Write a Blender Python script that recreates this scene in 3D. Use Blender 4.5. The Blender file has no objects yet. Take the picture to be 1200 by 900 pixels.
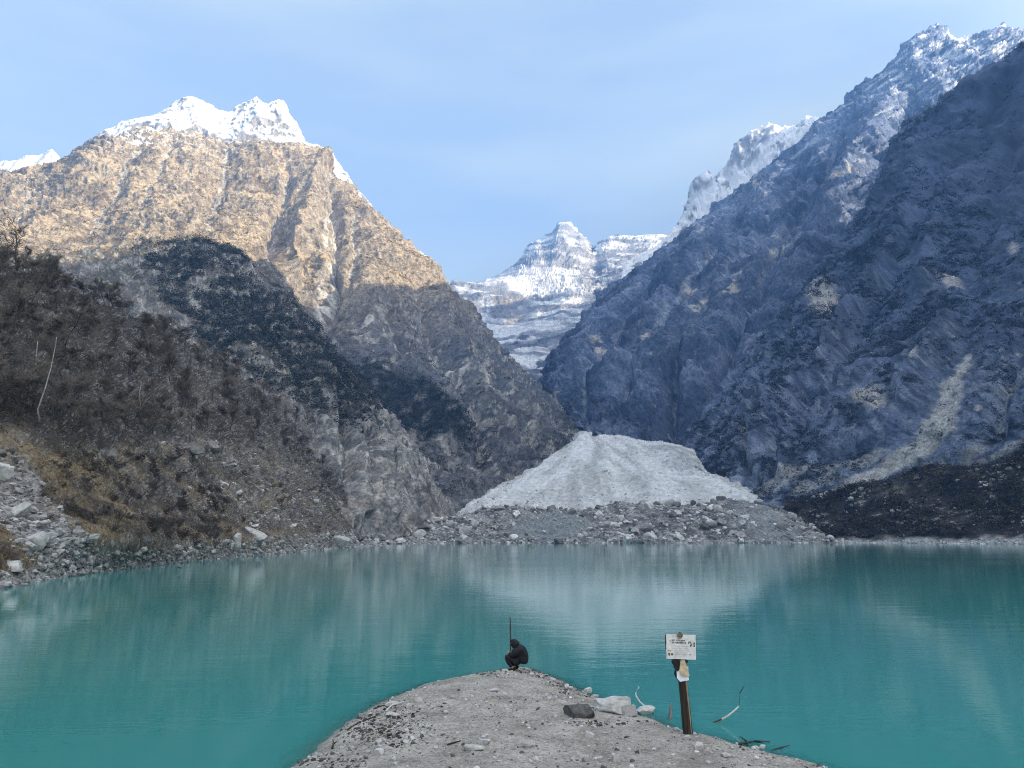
import bpy, math, random
import numpy as np
from mathutils import Vector, Matrix

R = math.radians
DENOISE = True
rng = np.random.default_rng(7)
random.seed(7)
scene = bpy.context.scene
COL = scene.collection

# ------------------------------------------------------------------ camera model
F = 906.0
CAMZ = 4.3
PITCH = math.atan(179.0 / F)
CS, SN = math.cos(PITCH), math.sin(PITCH)

def at(px, py, Y):
    u = (px - 600.0) / F; v = (450.0 - py) / F
    t = Y / (CS - SN * v)
    return (u * t, Y, CAMZ + (SN + CS * v) * t)

def on_z(px, py, z=0.0):
    u = (px - 600.0) / F; v = (450.0 - py) / F
    t = (z - CAMZ) / (SN + CS * v)
    return (u * t, (CS - SN * v) * t, z)

def project(P):
    x, y, z = P[..., 0], P[..., 1], P[..., 2] - CAMZ
    d = y * CS + z * SN
    h = -y * SN + z * CS
    d = np.where(np.abs(d) < 1e-3, 1e-3, d)
    return 600 + F * x / d, 450 - F * h / d

# ------------------------------------------------------------------ noise
_perm = np.concatenate([rng.permutation(256)] * 3).astype(np.int32)
_g = rng.normal(size=(256, 3)); _g /= np.linalg.norm(_g, axis=1)[:, None]
_g = _g.astype(np.float32)

def pn(P):
    sh = P.shape[:-1]
    P = P.reshape(-1, 3).astype(np.float64)
    Pi = np.floor(P); f = (P - Pi).astype(np.float32)
    I = Pi.astype(np.int64) & 255
    w = f * f * f * (f * (f * 6 - 15) + 10)
    out = 0
    xs = (I[:, 0], (I[:, 0] + 1) & 255); ys = (I[:, 1], (I[:, 1] + 1) & 255); zs = (I[:, 2], (I[:, 2] + 1) & 255)
    for a in (0, 1):
        wx = w[:, 0] if a else 1 - w[:, 0]
        pa = _perm[xs[a]]
        for b in (0, 1):
            wy = w[:, 1] if b else 1 - w[:, 1]
            pb = _perm[pa + ys[b]]
            for c in (0, 1):
                wz = w[:, 2] if c else 1 - w[:, 2]
                g = _g[_perm[pb + zs[c]]]
                d = g[:, 0] * (f[:, 0] - a) + g[:, 1] * (f[:, 1] - b) + g[:, 2] * (f[:, 2] - c)
                out = out + wx * wy * wz * d
    return (out * 1.6).reshape(sh)

def fbm(P, o=5, gain=0.5, lac=2.03, seed=0.0):
    s = 0; a = 1; n = 0; Q = P + seed * 17.31
    for i in range(o):
        s = s + a * pn(Q); n += a; a *= gain; Q = Q * lac + 3.7
    return s / n

def ridged(P, o=5, gain=0.5, lac=2.07, seed=0.0):
    s = 0; a = 1; n = 0; Q = P + seed * 11.17; w = 1
    for i in range(o):
        r = 1 - np.abs(pn(Q)) * 1.6
        r = np.clip(r, 0, 1) ** 2
        s = s + a * r * w; n += a; w = np.clip(r * 1.6, 0, 1); a *= gain; Q = Q * lac + 5.1
    return s / n

def sstep(a, b, x):
    t = np.clip((x - a) / (b - a), 0, 1)
    return t * t * (3 - 2 * t)

# ------------------------------------------------------------------ mesh helpers
def tag(o, label=None, cat=None, group=None, kind=None):
    if label: o['label'] = label
    if cat: o['category'] = cat
    if group: o['group'] = group
    if kind: o['kind'] = kind
    return o

def new_mesh(name, V, Fq, mat, parent=None, smooth=True, col=None, attrs=None):
    """V (n,3), Fq (m,k) quads or triangles as numpy arrays -> linked object"""
    V = np.asarray(V, np.float32).reshape(-1, 3); Fq = np.asarray(Fq, np.int32)
    m = bpy.data.meshes.new(name)
    k = Fq.shape[1]
    m.vertices.add(len(V)); m.vertices.foreach_set('co', V.ravel())
    m.loops.add(Fq.size); m.loops.foreach_set('vertex_index', Fq.ravel())
    m.polygons.add(len(Fq)); m.polygons.foreach_set('loop_start', np.arange(0, Fq.size, k, dtype=np.int32))
    m.polygons.foreach_set('use_smooth', np.full(len(Fq), bool(smooth)))
    m.update(calc_edges=True)
    if col is not None:
        c = np.ones((len(V), 4), np.float32); c[:, :3] = np.asarray(col, np.float32).reshape(-1, 3)
        a = m.attributes.new('Col', 'FLOAT_COLOR', 'POINT'); a.data.foreach_set('color', c.ravel())
    for n_, v_ in (attrs or {}).items():
        a = m.attributes.new(n_, 'FLOAT', 'POINT'); a.data.foreach_set('value', np.asarray(v_, np.float32).ravel())
    m.materials.append(mat)
    o = bpy.data.objects.new(name, m); COL.objects.link(o)
    if parent: o.parent = parent
    return o

def grid_faces(nv, nu):
    i = np.arange(nv * nu).reshape(nv, nu)
    return np.stack([i[:-1, :-1], i[:-1, 1:], i[1:, 1:], i[1:, :-1]], -1).reshape(-1, 4)

def resample(pts, n, by_px=False):
    pts = np.array(pts, float)
    px, py = project(pts)
    if by_px:                     # columns keep their bearing; the last point closes the end
        t = np.append((px[:-1] - px[0]) / (px[-2] - px[0]) * .985, 1.0)
        return hermite(t, pts, np.linspace(0, 1, n))
    y = np.maximum(np.abs(pts[:, 1]), 60)
    d = np.linalg.norm(np.diff(pts, axis=0), axis=1) / (0.5 * (y[1:] + y[:-1]))
    t = np.concatenate([[0], np.cumsum(np.maximum(d, 1e-6))]); t /= t[-1]
    return hermite(t, pts, np.linspace(0, 1, n))

def hermite(t, P, s):
    n = len(t)
    m = np.zeros_like(P)
    dt = np.diff(t).reshape(-1, *([1] * (P.ndim - 1)))
    dl = np.diff(P, axis=0) / dt
    if n > 2:
        a, b = dl[:-1], dl[1:]
        hm = np.where(a * b > 0, 2 * a * b / np.where(np.abs(a + b) < 1e-9, 1e-9, a + b), 0)
        m[1:-1] = hm
    m[0] = dl[0]; m[-1] = dl[-1]
    i = np.clip(np.searchsorted(t, s, side='right') - 1, 0, n - 2)
    h = (t[i + 1] - t[i]); x = (s - t[i]) / h
    e = [1] * (P.ndim - 1)
    x = x.reshape(-1, *e); h = h.reshape(-1, *e)
    return ((2 * x**3 - 3 * x**2 + 1) * P[i] + (x**3 - 2 * x**2 + x) * h * m[i]
            + (-2 * x**3 + 3 * x**2) * P[i + 1] + (x**3 - x**2) * h * m[i + 1])

def conv(row):
    out = []
    for p in row:
        if p[0] == 'w': out.append(p[1:])
        else: out.append(at(*p))
    return out

def loft(rows, nu, nv, by_px=False):
    A = np.array([resample(conv(r), nu, by_px) for r in rows])            # rows, nu, 3
    y = np.maximum(np.abs(A[:, :, 1]), 60)
    d = np.median(np.linalg.norm(np.diff(A, axis=0), axis=2) / (0.5 * (y[1:] + y[:-1])), axis=1)
    t = np.concatenate([[0], np.cumsum(np.maximum(d, 1e-3))]); t /= t[-1]
    return hermite(t, A, np.linspace(0, 1, nv))

def normals(P):
    du = np.gradient(P, axis=1); dv = np.gradient(P, axis=0)
    n = np.cross(du, dv); n /= np.linalg.norm(n, axis=2)[..., None] + 1e-9
    return n

def mix(a, b, f):
    f = np.asarray(f)[..., None]
    return np.asarray(a) * (1 - f) + np.asarray(b) * f

def C(*c): return np.array(c, float)

# ------------------------------------------------------------------ materials
def nodes_of(m):
    m.use_nodes = True
    nt = m.node_tree; nt.nodes.clear()
    out = nt.nodes.new('ShaderNodeOutputMaterial')
    return nt, out

def terrain_mat(name, scale, bump=0.5, var=0.35, rough=0.92, dist=1.0, spec=0.15):
    m = bpy.data.materials.new(name); nt, out = nodes_of(m); N, L = nt.nodes, nt.links
    b = N.new('ShaderNodeBsdfPrincipled'); L.new(b.outputs[0], out.inputs[0])
    b.inputs['Roughness'].default_value = rough; b.inputs['Specular IOR Level'].default_value = spec
    at_ = N.new('ShaderNodeAttribute'); at_.attribute_name = 'Col'
    g = N.new('ShaderNodeNewGeometry')
    n1 = N.new('ShaderNodeTexNoise'); n1.inputs['Scale'].default_value = scale; n1.inputs['Detail'].default_value = 8; n1.inputs['Roughness'].default_value = 0.65
    L.new(g.outputs['Position'], n1.inputs['Vector'])
    mr = N.new('ShaderNodeMapRange'); mr.inputs[1].default_value = 0.3; mr.inputs[2].default_value = 0.7
    mr.inputs[3].default_value = 1 - var; mr.inputs[4].default_value = 1 + var
    L.new(n1.outputs[0], mr.inputs[0])
    mx = N.new('ShaderNodeMix'); mx.data_type = 'RGBA'; mx.blend_type = 'MULTIPLY'; mx.inputs[0].default_value = 1
    L.new(at_.outputs['Color'], mx.inputs[6]); L.new(mr.outputs[0], mx.inputs[7])
    L.new(mx.outputs[2], b.inputs['Base Color'])
    n2 = N.new('ShaderNodeTexNoise'); n2.inputs['Scale'].default_value = scale * 2.2; n2.inputs['Detail'].default_value = 6; n2.inputs['Roughness'].default_value = 0.7
    L.new(g.outputs['Position'], n2.inputs['Vector'])
    bp = N.new('ShaderNodeBump'); bp.inputs['Strength'].default_value = bump; bp.inputs['Distance'].default_value = dist
    L.new(n2.outputs[0], bp.inputs['Height']); L.new(bp.outputs[0], b.inputs['Normal'])
    return m

def noisy_mat(name, c1, c2, scale, rough=0.8, bump=0.3, dist=0.02, spec=0.2, stretch=(1, 1, 1), obj_var=0.0):
    m = bpy.data.materials.new(name); nt, out = nodes_of(m); N, L = nt.nodes, nt.links
    b = N.new('ShaderNodeBsdfPrincipled'); L.new(b.outputs[0], out.inputs[0])
    b.inputs['Roughness'].default_value = rough; b.inputs['Specular IOR Level'].default_value = spec
    tc = N.new('ShaderNodeTexCoord'); mp = N.new('ShaderNodeMapping'); mp.inputs['Scale'].default_value = stretch
    L.new(tc.outputs['Object'], mp.inputs[0])
    n1 = N.new('ShaderNodeTexNoise'); n1.inputs['Scale'].default_value = scale; n1.inputs['Detail'].default_value = 7; n1.inputs['Roughness'].default_value = 0.62
    L.new(mp.outputs[0], n1.inputs['Vector'])
    cr = N.new('ShaderNodeValToRGB'); cr.color_ramp.elements[0].position = 0.33; cr.color_ramp.elements[1].position = 0.68
    cr.color_ramp.elements[0].color = (*c1, 1); cr.color_ramp.elements[1].color = (*c2, 1)
    L.new(n1.outputs[0], cr.inputs[0])
    src = cr.outputs[0]
    if obj_var:
        oi = N.new('ShaderNodeObjectInfo'); mr = N.new('ShaderNodeMapRange')
        mr.inputs[3].default_value = 1 - obj_var; mr.inputs[4].default_value = 1 + obj_var
        L.new(oi.outputs['Random'], mr.inputs[0])
        mx = N.new('ShaderNodeMix'); mx.data_type = 'RGBA'; mx.blend_type = 'MULTIPLY'; mx.inputs[0].default_value = 1
        L.new(src, mx.inputs[6]); L.new(mr.outputs[0], mx.inputs[7]); src = mx.outputs[2]
    L.new(src, b.inputs['Base Color'])
    bp = N.new('ShaderNodeBump'); bp.inputs['Strength'].default_value = bump; bp.inputs['Distance'].default_value = dist
    L.new(n1.outputs[0], bp.inputs['Height']); L.new(bp.outputs[0], b.inputs['Normal'])
    return m

def attr_mat(name, rough=0.9, spec=0.1, translucent=0.0):
    m = bpy.data.materials.new(name); nt, out = nodes_of(m); N, L = nt.nodes, nt.links
    b = N.new('ShaderNodeBsdfPrincipled'); b.inputs['Roughness'].default_value = rough; b.inputs['Specular IOR Level'].default_value = spec
    a = N.new('ShaderNodeAttribute'); a.attribute_name = 'Col'; L.new(a.outputs['Color'], b.inputs['Base Color'])
    L.new(b.outputs[0], out.inputs[0])
    return m

# ================================================================== SETTING : mountains
GOLD = C(.38, .30, .20); BROWN = C(.115, .098, .078); GREYR = C(.27, .265, .255); DARKR = C(.10, .10, .10)
PALE = C(.46, .43, .38); VEG = C(.038, .045, .036); SNOW = C(.86, .86, .86); BARE = C(.12, .105, .092)

def ell(PX, PY, cx, cy, rx, ry, ang=0.0, soft=0.35):
    a = R(ang); dx, dy = PX - cx, PY - cy
    x = dx * math.cos(a) + dy * math.sin(a); y = -dx * math.sin(a) + dy * math.cos(a)
    return 1 - sstep(1 - soft, 1 + soft, np.sqrt((x / rx) ** 2 + (y / ry) ** 2))

def strokes(P, PX, PY, items, warp=1.0, wl=60.0):
    wx = fbm(P / wl, 3, seed=301) * 11 * warp; wy = fbm(P / wl, 3, seed=302) * 11 * warp
    X_, Y_ = PX + wx, PY + wy; out = np.zeros(PX.shape)
    for pts, w_, dep in items:
        d = np.full(PX.shape, 1e9)
        for (x0, y0), (x1, y1) in zip(pts[:-1], pts[1:]):
            vx, vy = x1 - x0, y1 - y0; L2 = vx * vx + vy * vy
            t = np.clip(((X_ - x0) * vx + (Y_ - y0) * vy) / L2, 0, 1)
            d = np.minimum(d, np.hypot(X_ - x0 - t * vx, Y_ - y0 - t * vy))
        out = out + dep * np.exp(-(d / w_) ** 1.6)
    return out

def mountain(name, rows, nu, nv, amp, wl, label, mat, colour, flute=0.5, seed=0, fine=1.0, edge=None, stretch=0.4, ledge=0.0, dip=0.0, crag=1.0, lines=None, keep_dry=False, by_px=False):
    """loft + crags along the surface normal; amp and wl in metres"""
    P = loft(rows, nu, nv, by_px); Nn = normals(P)
    Q = P / wl
    Qs = Q * np.array([1, 1, stretch])
    big = fbm(Q * 0.45, 3, seed=seed)
    rg = ridged(Qs, 6, gain=0.55, seed=seed + 1)
    fl = ridged(Q * np.array([2.6, 2.6, 0.55]), 4, gain=0.6, seed=seed + 2)
    fi = fbm(Q * 7.0, 4, gain=0.65, seed=seed + 3)
    cr_ = ridged(Q * np.array([6.5, 6.5, 2.2]), 4, gain=.65, seed=seed + 7)
    D = amp * (1.0 * big + 0.85 * (rg - 0.45) + flute * 0.55 * (fl - 0.4) + fine * 0.16 * fi + crag * .26 * (cr_ - .4))
    if ledge:
        lz = (P[..., 2] + dip * P[..., 0]) / (wl * .11) + 1.6 * big + .5 * fi
        tr = lz - np.floor(lz); D = D + ledge * (sstep(0, .75, tr) - sstep(.75, 1, tr)) * (.3 + .9 * sstep(-.2, .3, fbm(Q * 1.3, 2, seed=seed + 5)))
    if lines: D = D + strokes(P, *project(P), lines)
    if edge is not None: D = D * edge(P)
    P2 = P + Nn * D[..., None]
    if keep_dry: P2[..., 2] = np.where(P[..., 2] > .05, np.maximum(P2[..., 2], np.minimum(.45 * P[..., 2], .6)), P2[..., 2])
    N2 = normals(P2)
    flip = np.sign(np.median(N2[..., 2])); N2 = N2 * (flip if flip else 1)
    PX, PY = project(P)
    col = colour(P2, N2, PX, PY, wl)
    o = new_mesh(name, P2, grid_faces(nv, nu), mat, col=np.clip(col, 0.01, 0.92))
    tag(o, label, 'mountain', None, 'structure')
    return o, P2, N2, PX, PY

MT = {k: terrain_mat('mountain_' + k, s, b, v, dist=d) for k, s, b, v, d in
      (('near', 0.5, 0.9, 0.65, 0.8), ('mid', 0.16, 1.0, 0.65, 4.0), ('far', 0.05, 1.0, 0.35, 10.0), ('snow', 0.04, 0.8, 0.10, 8.0))}

B_LINES = [
    ([(374, 190), (364, 230), (352, 280), (338, 330)], 13, 34), ([(230, 165), (215, 210), (190, 262)], 16, 18), ([(302, 172), (297, 220), (302, 272)], 13, 16),
    ([(120, 172), (92, 215), (52, 255)], 16, 24), ([(432, 330), (442, 400), (482, 445), (522, 520)], 15, 22), ([(520, 372), (542, 430), (582, 480), (622, 500)], 12, 18),
    ([(388, 200), (396, 270), (391, 330), (386, 365), (362, 400)], 9, -36), ([(265, 172), (258, 220), (240, 270)], 8, -20), ([(340, 205), (326, 250), (318, 300)], 7, -22),
    ([(160, 172), (140, 215), (108, 262)], 9, -22), ([(330, 345), (380, 402), (430, 462), (500, 502)], 13, -26), ([(490, 335), (506, 400), (545, 470), (572, 545)], 8, -24),
    ([(452, 362), (470, 430)], 6, -16), ([(415, 250), (420, 300), (405, 345)], 6, -18), ([(40, 225), (20, 255)], 8, -16), ([(200, 170), (180, 215), (165, 250)], 6, -14), ([(560, 420), (600, 470), (640, 505)], 7, -18)]
E_LINES = [
    ([(1040, 125), (1005, 180), (965, 250), (935, 330)], 12, 22), ([(985, 165), (950, 225), (902, 300), (862, 380), (842, 465)], 9, -30), ([(940, 188), (890, 262), (832, 332), (792, 420), (782, 500)], 9, -28),
    ([(862, 252), (802, 332), (752, 402), (722, 472)], 8, -24), ([(772, 322), (732, 372), (692, 432)], 7, -20), ([(1072, 110), (1058, 145), (1020, 200)], 7, -24), ([(900, 230), (850, 300), (812, 380), (802, 450)], 10, 18),
    ([(820, 290), (772, 362), (742, 430)], 9, 16), ([(972, 172), (930, 240), (880, 320)], 8, 18), ([(700, 400), (680, 450), (690, 500)], 7, -14)]
F_LINES = [
    ([(1182, 85), (1132, 182), (1062, 272), (1012, 352), (962, 442), (902, 522)], 12, -14), ([(1200, 250), (1152, 342), (1133, 412), (1098, 490), (1040, 545)], 13, -3), ([(1062, 250), (1012, 332), (950, 422), (880, 522)], 11, 12),
    ([(1205, 380), (1182, 440), (1152, 520)], 9, -9), ([(992, 332), (956, 402), (932, 472)], 8, -12), ([(1110, 380), (1070, 450), (1010, 510)], 11, 10), ([(1150, 150), (1100, 250), (1080, 330)], 12, 10),
    ([(880, 470), (872, 520), (878, 560)], 6, -9), ([(1050, 470), (1000, 520), (950, 545)], 7, -8), ([(905, 470), (925, 520), (915, 560)], 6, 8), ([(1200, 150), (1160, 250), (1130, 330)], 10, -10)]
S_LINES = [([(440, 500), (447, 545), (440, 602)], 5, -9), ([(470, 540), (475, 580), (482, 606)], 4, -7), ([(405, 470), (416, 520), (418, 592)], 6, -9), ([(425, 490), (430, 540), (428, 600)], 5, 7),
    ([(458, 525), (462, 570), (462, 606)], 4, 6), ([(330, 350), (370, 420), (400, 480)], 8, 6), ([(300, 350), (340, 420), (380, 500)], 9, -8), ([(200, 300), (220, 350), (260, 400)], 12, -10), ([(495, 575), (500, 600)], 4, -5)]
B_LINES = [(p_, w_ * (1.25 if p_[0][1] < 235 and p_[0][0] < 335 else 1), d_ * (.5 if p_[0][1] < 235 and p_[0][0] < 335 else 1)) for p_, w_, d_ in B_LINES]
# ---- B: left mountain with the sunlit upper face
def col_left(P, N, PX, PY, wl):
    slope = np.abs(N[..., 2])
    n1 = fbm(P / 90, 5, seed=21); n2 = fbm(P / 22, 4, seed=22); n3 = ridged(P / np.array([40, 40, 140.]), 4, seed=23)
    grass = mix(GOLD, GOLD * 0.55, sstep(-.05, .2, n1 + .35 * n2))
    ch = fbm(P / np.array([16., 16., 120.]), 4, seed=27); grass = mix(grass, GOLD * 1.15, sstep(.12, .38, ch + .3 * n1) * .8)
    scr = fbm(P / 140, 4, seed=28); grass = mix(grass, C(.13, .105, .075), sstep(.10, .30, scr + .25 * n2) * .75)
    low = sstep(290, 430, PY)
    grass = mix(grass, mix(C(.105, .115, .135), C(.078, .08, .088), sstep(-.2, .3, n1)), low * 0.92)  # lower face colour cooled and greyed to deepen its shadow
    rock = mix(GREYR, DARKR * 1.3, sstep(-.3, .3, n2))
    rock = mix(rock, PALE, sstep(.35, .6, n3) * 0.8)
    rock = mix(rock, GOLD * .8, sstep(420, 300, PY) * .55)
    rk = sstep(.40, .24, slope + 0.22 * n2)
    for e in ((385, 290, 26, 70, 8), (420, 300, 30, 50, 0), (530, 445, 40, 20, 20), (345, 350, 22, 50, -25), (590, 470, 30, 16, 30), (470, 560, 90, 60, 0), (440, 400, 40, 12, 40)):
        rk = np.maximum(rk, ell(PX, PY, *e) * sstep(-.15, .2, n2 + n1))
    c = mix(grass, rock, rk)
    pale = 0
    for e in ((388, 270, 9, 30, 5), (392, 305, 8, 26, 0), (530, 440, 14, 12, 10), (540, 446, 6, 10, 0), (572, 450, 7, 14, 15), (378, 345, 8, 25, 5), (350, 362, 7, 20, -20), (430, 385, 6, 8, 0), (600, 478, 6, 10, 10)):
        pale = np.maximum(pale, ell(PX, PY, *e) * sstep(-.1, .15, n2 * 0.7 + n3 - 0.35))
    c = mix(c, PALE * 1.15, pale)
    g_ = strokes(P, PX, PY, [(l[0], 3.2, 1.0) for l in B_LINES if l[2] < 0])
    c = mix(c, PALE * .95, sstep(.35, .8, g_ + .3 * n2) * .7)
    veg = sstep(.1, .4, fbm(P / 45, 4, seed=29)) * sstep(.35, .6, slope) * 0.75
    band = ell(PX, PY, 470, 478, 90, 26, 30) * sstep(-.3, .1, n2)
    c = mix(c, VEG, np.maximum(veg * (0.35 + 0.5 * low), band * 0.85))
    # snow lying among the upper terraces
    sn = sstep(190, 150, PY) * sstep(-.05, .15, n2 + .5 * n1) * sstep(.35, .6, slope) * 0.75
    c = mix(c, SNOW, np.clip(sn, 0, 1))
    return c

left_rows = [
    [(-150, 660, 620), (200, 650, 640), (380, 642, 680), (445, 636, 700), (525, 612, 740), (600, 570, 930), (690, 514, 1200), (682, 514, 1450)],
    [(-150, 480, 900), (200, 450, 950), (390, 470, 900), (450, 500, 900), (540, 510, 970), (625, 480, 1140), (674, 487, 1240), (666, 487, 1480)],
    [(-150, 380, 1050), (150, 350, 1100), (320, 380, 1060), (420, 400, 1120), (520, 420, 1210), (580, 430, 1290), (612, 441, 1350), (600, 441, 1600)],
    [(-150, 320, 1100), (100, 310, 1200), (300, 312, 1280), (365, 340, 1370), (400, 335, 1350), (460, 340, 1420), (520, 350, 1490), (548, 364, 1520), (534, 364, 1780)],
    [(-150, 262, 1350), (50, 250, 1450), (200, 232, 1550), (330, 240, 1640), (372, 250, 1650), (420, 270, 1640), (480, 300, 1660), (508, 318, 1680), (494, 318, 1920)],
    [(-150, 240, 1650), (0, 213, 1700), (60, 193, 1750), (118, 168, 1800), (180, 153, 1880), (260, 165, 1950), (350, 168, 1980), (372, 184, 1960), (425, 241, 1850), (470, 287, 1780), (456, 290, 2020)],
    [(-150, 262, 2000), (0, 240, 2050), (60, 222, 2100), (118, 200, 2150), (180, 190, 2200), (260, 200, 2300), (350, 200, 2300), (372, 215, 2300), (425, 270, 2250), (465, 312, 2200), (450, 312, 2500)],
]
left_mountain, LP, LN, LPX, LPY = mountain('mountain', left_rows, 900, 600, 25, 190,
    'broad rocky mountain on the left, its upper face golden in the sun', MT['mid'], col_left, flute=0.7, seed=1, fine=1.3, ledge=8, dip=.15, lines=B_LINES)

# ---- S: wooded spur below it
def col_spur(P, N, PX, PY, wl):
    slope = np.abs(N[..., 2])
    n1 = fbm(P / 60, 5, seed=31); n2 = fbm(P / 14, 4, seed=32); n3 = ridged(P / np.array([16, 16, 90.]), 4, seed=33)
    soil = mix(BARE, C(.17, .145, .115), sstep(-.2, .3, n1))
    rock = mix(GREYR * 0.95, DARKR, sstep(-.25, .3, n2)); rock = mix(rock, PALE * 0.9, sstep(.4, .65, n3) * .7)
    rk = sstep(.60, .42, slope + .2 * n2)
    rk = np.maximum(rk, ell(PX, PY, 440, 555, 75, 75, 20) * sstep(-.35, .0, n2))
    rk = np.maximum(rk, ell(PX, PY, 370, 470, 22, 60, -30) * sstep(-.2, .2, n2))
    c = mix(soil, rock, rk)
    c = mix(c, VEG * 1.1, sstep(.0, .3, n1 + .4 * n2) * (1 - rk) * .7)
    return c

spur_rows = [
    [(-120, 655, 270), (150, 655, 290), (380, 646, 350), (425, 639, 430), (512, 615, 600), (530, 605, 760)],
    [(-120, 560, 330), (200, 560, 380), (380, 560, 440), (440, 548, 510), (478, 545, 600), (490, 535, 800)],
    [(-120, 450, 430), (200, 450, 480), (330, 450, 560), (380, 440, 600), (408, 449, 660), (412, 435, 860)],
    [(-120, 380, 560), (150, 370, 600), (260, 350, 660), (315, 345, 700), (338, 354, 730), (340, 345, 930)],
    [(-120, 330, 720), (40, 306, 740), (100, 298, 760), (170, 287, 780), (225, 280, 790), (270, 287, 800), (303, 312, 810), (306, 308, 1000)],
    [(-120, 350, 900), (40, 330, 920), (100, 325, 940), (170, 318, 960), (225, 312, 980), (265, 320, 990), (298, 342, 1000), (300, 338, 1150)],
]
wooded_spur, SP_, SN_, SPX, SPY = mountain('hill', spur_rows, 560, 430, 12, 80,
    'wooded spur in shadow with a grey cliff falling to the lake', MT['near'], col_spur, flute=1.0, seed=3, crag=1.5, lines=S_LINES)
wooded_spur['category'] = 'hill'

# ---- C: snow peaks behind
def col_snow(P, N, PX, PY, wl):
    slope = np.abs(N[..., 2])
    n1 = fbm(P / 120, 5, seed=41); n2 = fbm(P / 35, 4, seed=42)
    rk = sstep(.50, .32, slope + .30 * n1 + .35 * n2)
    rock = mix(C(.30, .28, .25), C(.16, .15, .14), sstep(-.3, .3, n2))
    return mix(SNOW * .9, rock, rk)

snow_rows = [
    [(60, 260, 2350), (180, 250, 2350), (300, 250, 2400), (380, 260, 2400), (480, 330, 2400), (520, 330, 2800)],
    [(80, 200, 2500), (180, 180, 2500), (300, 175, 2550), (370, 205, 2550), (470, 300, 2500), (500, 300, 2900)],
    [(100, 182, 2700), (120, 161, 2700), (150, 147, 2720), (185, 134, 2750), (210, 119, 2780), (228, 116, 2780), (245, 124, 2780), (266, 131, 2790), (285, 119, 2800), (300, 114, 2800), (312, 124, 2800),
     (326, 120, 2800), (336, 141, 2790), (353, 167, 2770), (372, 173, 2750), (392, 192, 2720), (411, 216, 2700), (432, 241, 2680), (464, 279, 2650), (490, 300, 3000)],
    [(100, 220, 3100), (185, 190, 3150), (228, 180, 3200), (266, 185, 3200), (300, 180, 3200), (353, 215, 3200), (411, 260, 3100), (464, 320, 3000), (490, 340, 3200)],
]
mountain('snow_peak', snow_rows, 600, 220, 26, 190, 'jagged sunlit snow summit rising behind the golden left mountain', MT['snow'], col_snow, seed=5, fine=.7, crag=.35)
mountain('snow_peak', [
    [(-140, 260, 3000), (0, 250, 3000), (100, 250, 3000)],
    [(-140, 225, 3300), (-60, 208, 3300), (0, 193, 3300), (28, 187, 3300), (45, 183, 3300), (60, 174, 3300), (72, 186, 3300), (100, 212, 3300)],
    [(-140, 260, 3700), (0, 240, 3700), (60, 230, 3700), (100, 250, 3700)]], 150, 60, 30, 180,
    'small bright snow peak at the far left above a rocky shoulder', MT['snow'], lambda *a: mix(SNOW, col_snow(*a), 0.35), seed=6)

# ---- D: central peak
def col_mid(P, N, PX, PY, wl):
    slope = np.abs(N[..., 2])
    n1 = fbm(P / 260, 5, seed=51); n2 = fbm(P / 80, 5, seed=52)
    st = pn(np.stack([P[..., 2] / 38 + n1 * 2.0 + P[..., 0] / 300, P[..., 0] / 700, P[..., 1] / 900], -1))
    st2 = pn(np.stack([P[..., 2] / 90 + n1 * 2.2 - P[..., 0] / 260, P[..., 0] / 500, P[..., 1] / 900 + 9], -1))
    rock = mix(C(.20, .195, .19), C(.08, .085, .09), sstep(-.3, .3, n2))
    rk = sstep(-.12, .16, st * .8 + n2 * .45) * .8
    low = sstep(372, 400, PY)
    rk = np.maximum(rk, low * sstep(-.16, .12, st2 * .8 + n2 * .6))
    for e, w in (((545, 345, 24, 16, 10), .95), ((700, 330, 22, 26, 20), 1), ((720, 318, 20, 20, 0), .8), ((748, 300, 22, 14, 0), .9), ((662, 273, 14, 8, 0), .7),
                 ((690, 300, 8, 22, -20), .8), ((590, 362, 30, 14, 5), 1), ((640, 306, 26, 12, -20), .45)):
        rk = np.maximum(rk, w * ell(PX, PY, *e, soft=.5) * sstep(-.4, .0, n2))
    for e in ((640, 335, 50, 14, 5), (610, 385, 50, 6, -3), (735, 345, 30, 8, 10), (576, 330, 14, 5, -10)):
        rk = rk * (1 - .8 * ell(PX, PY, *e))
    c = mix(SNOW * .85, rock, np.clip(rk, 0, 1))
    tan = ell(PX, PY, 592, 363, 28, 12, 5)
    return mix(c, C(.36, .31, .24), tan * .8 * sstep(-.3, .2, n2))

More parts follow.
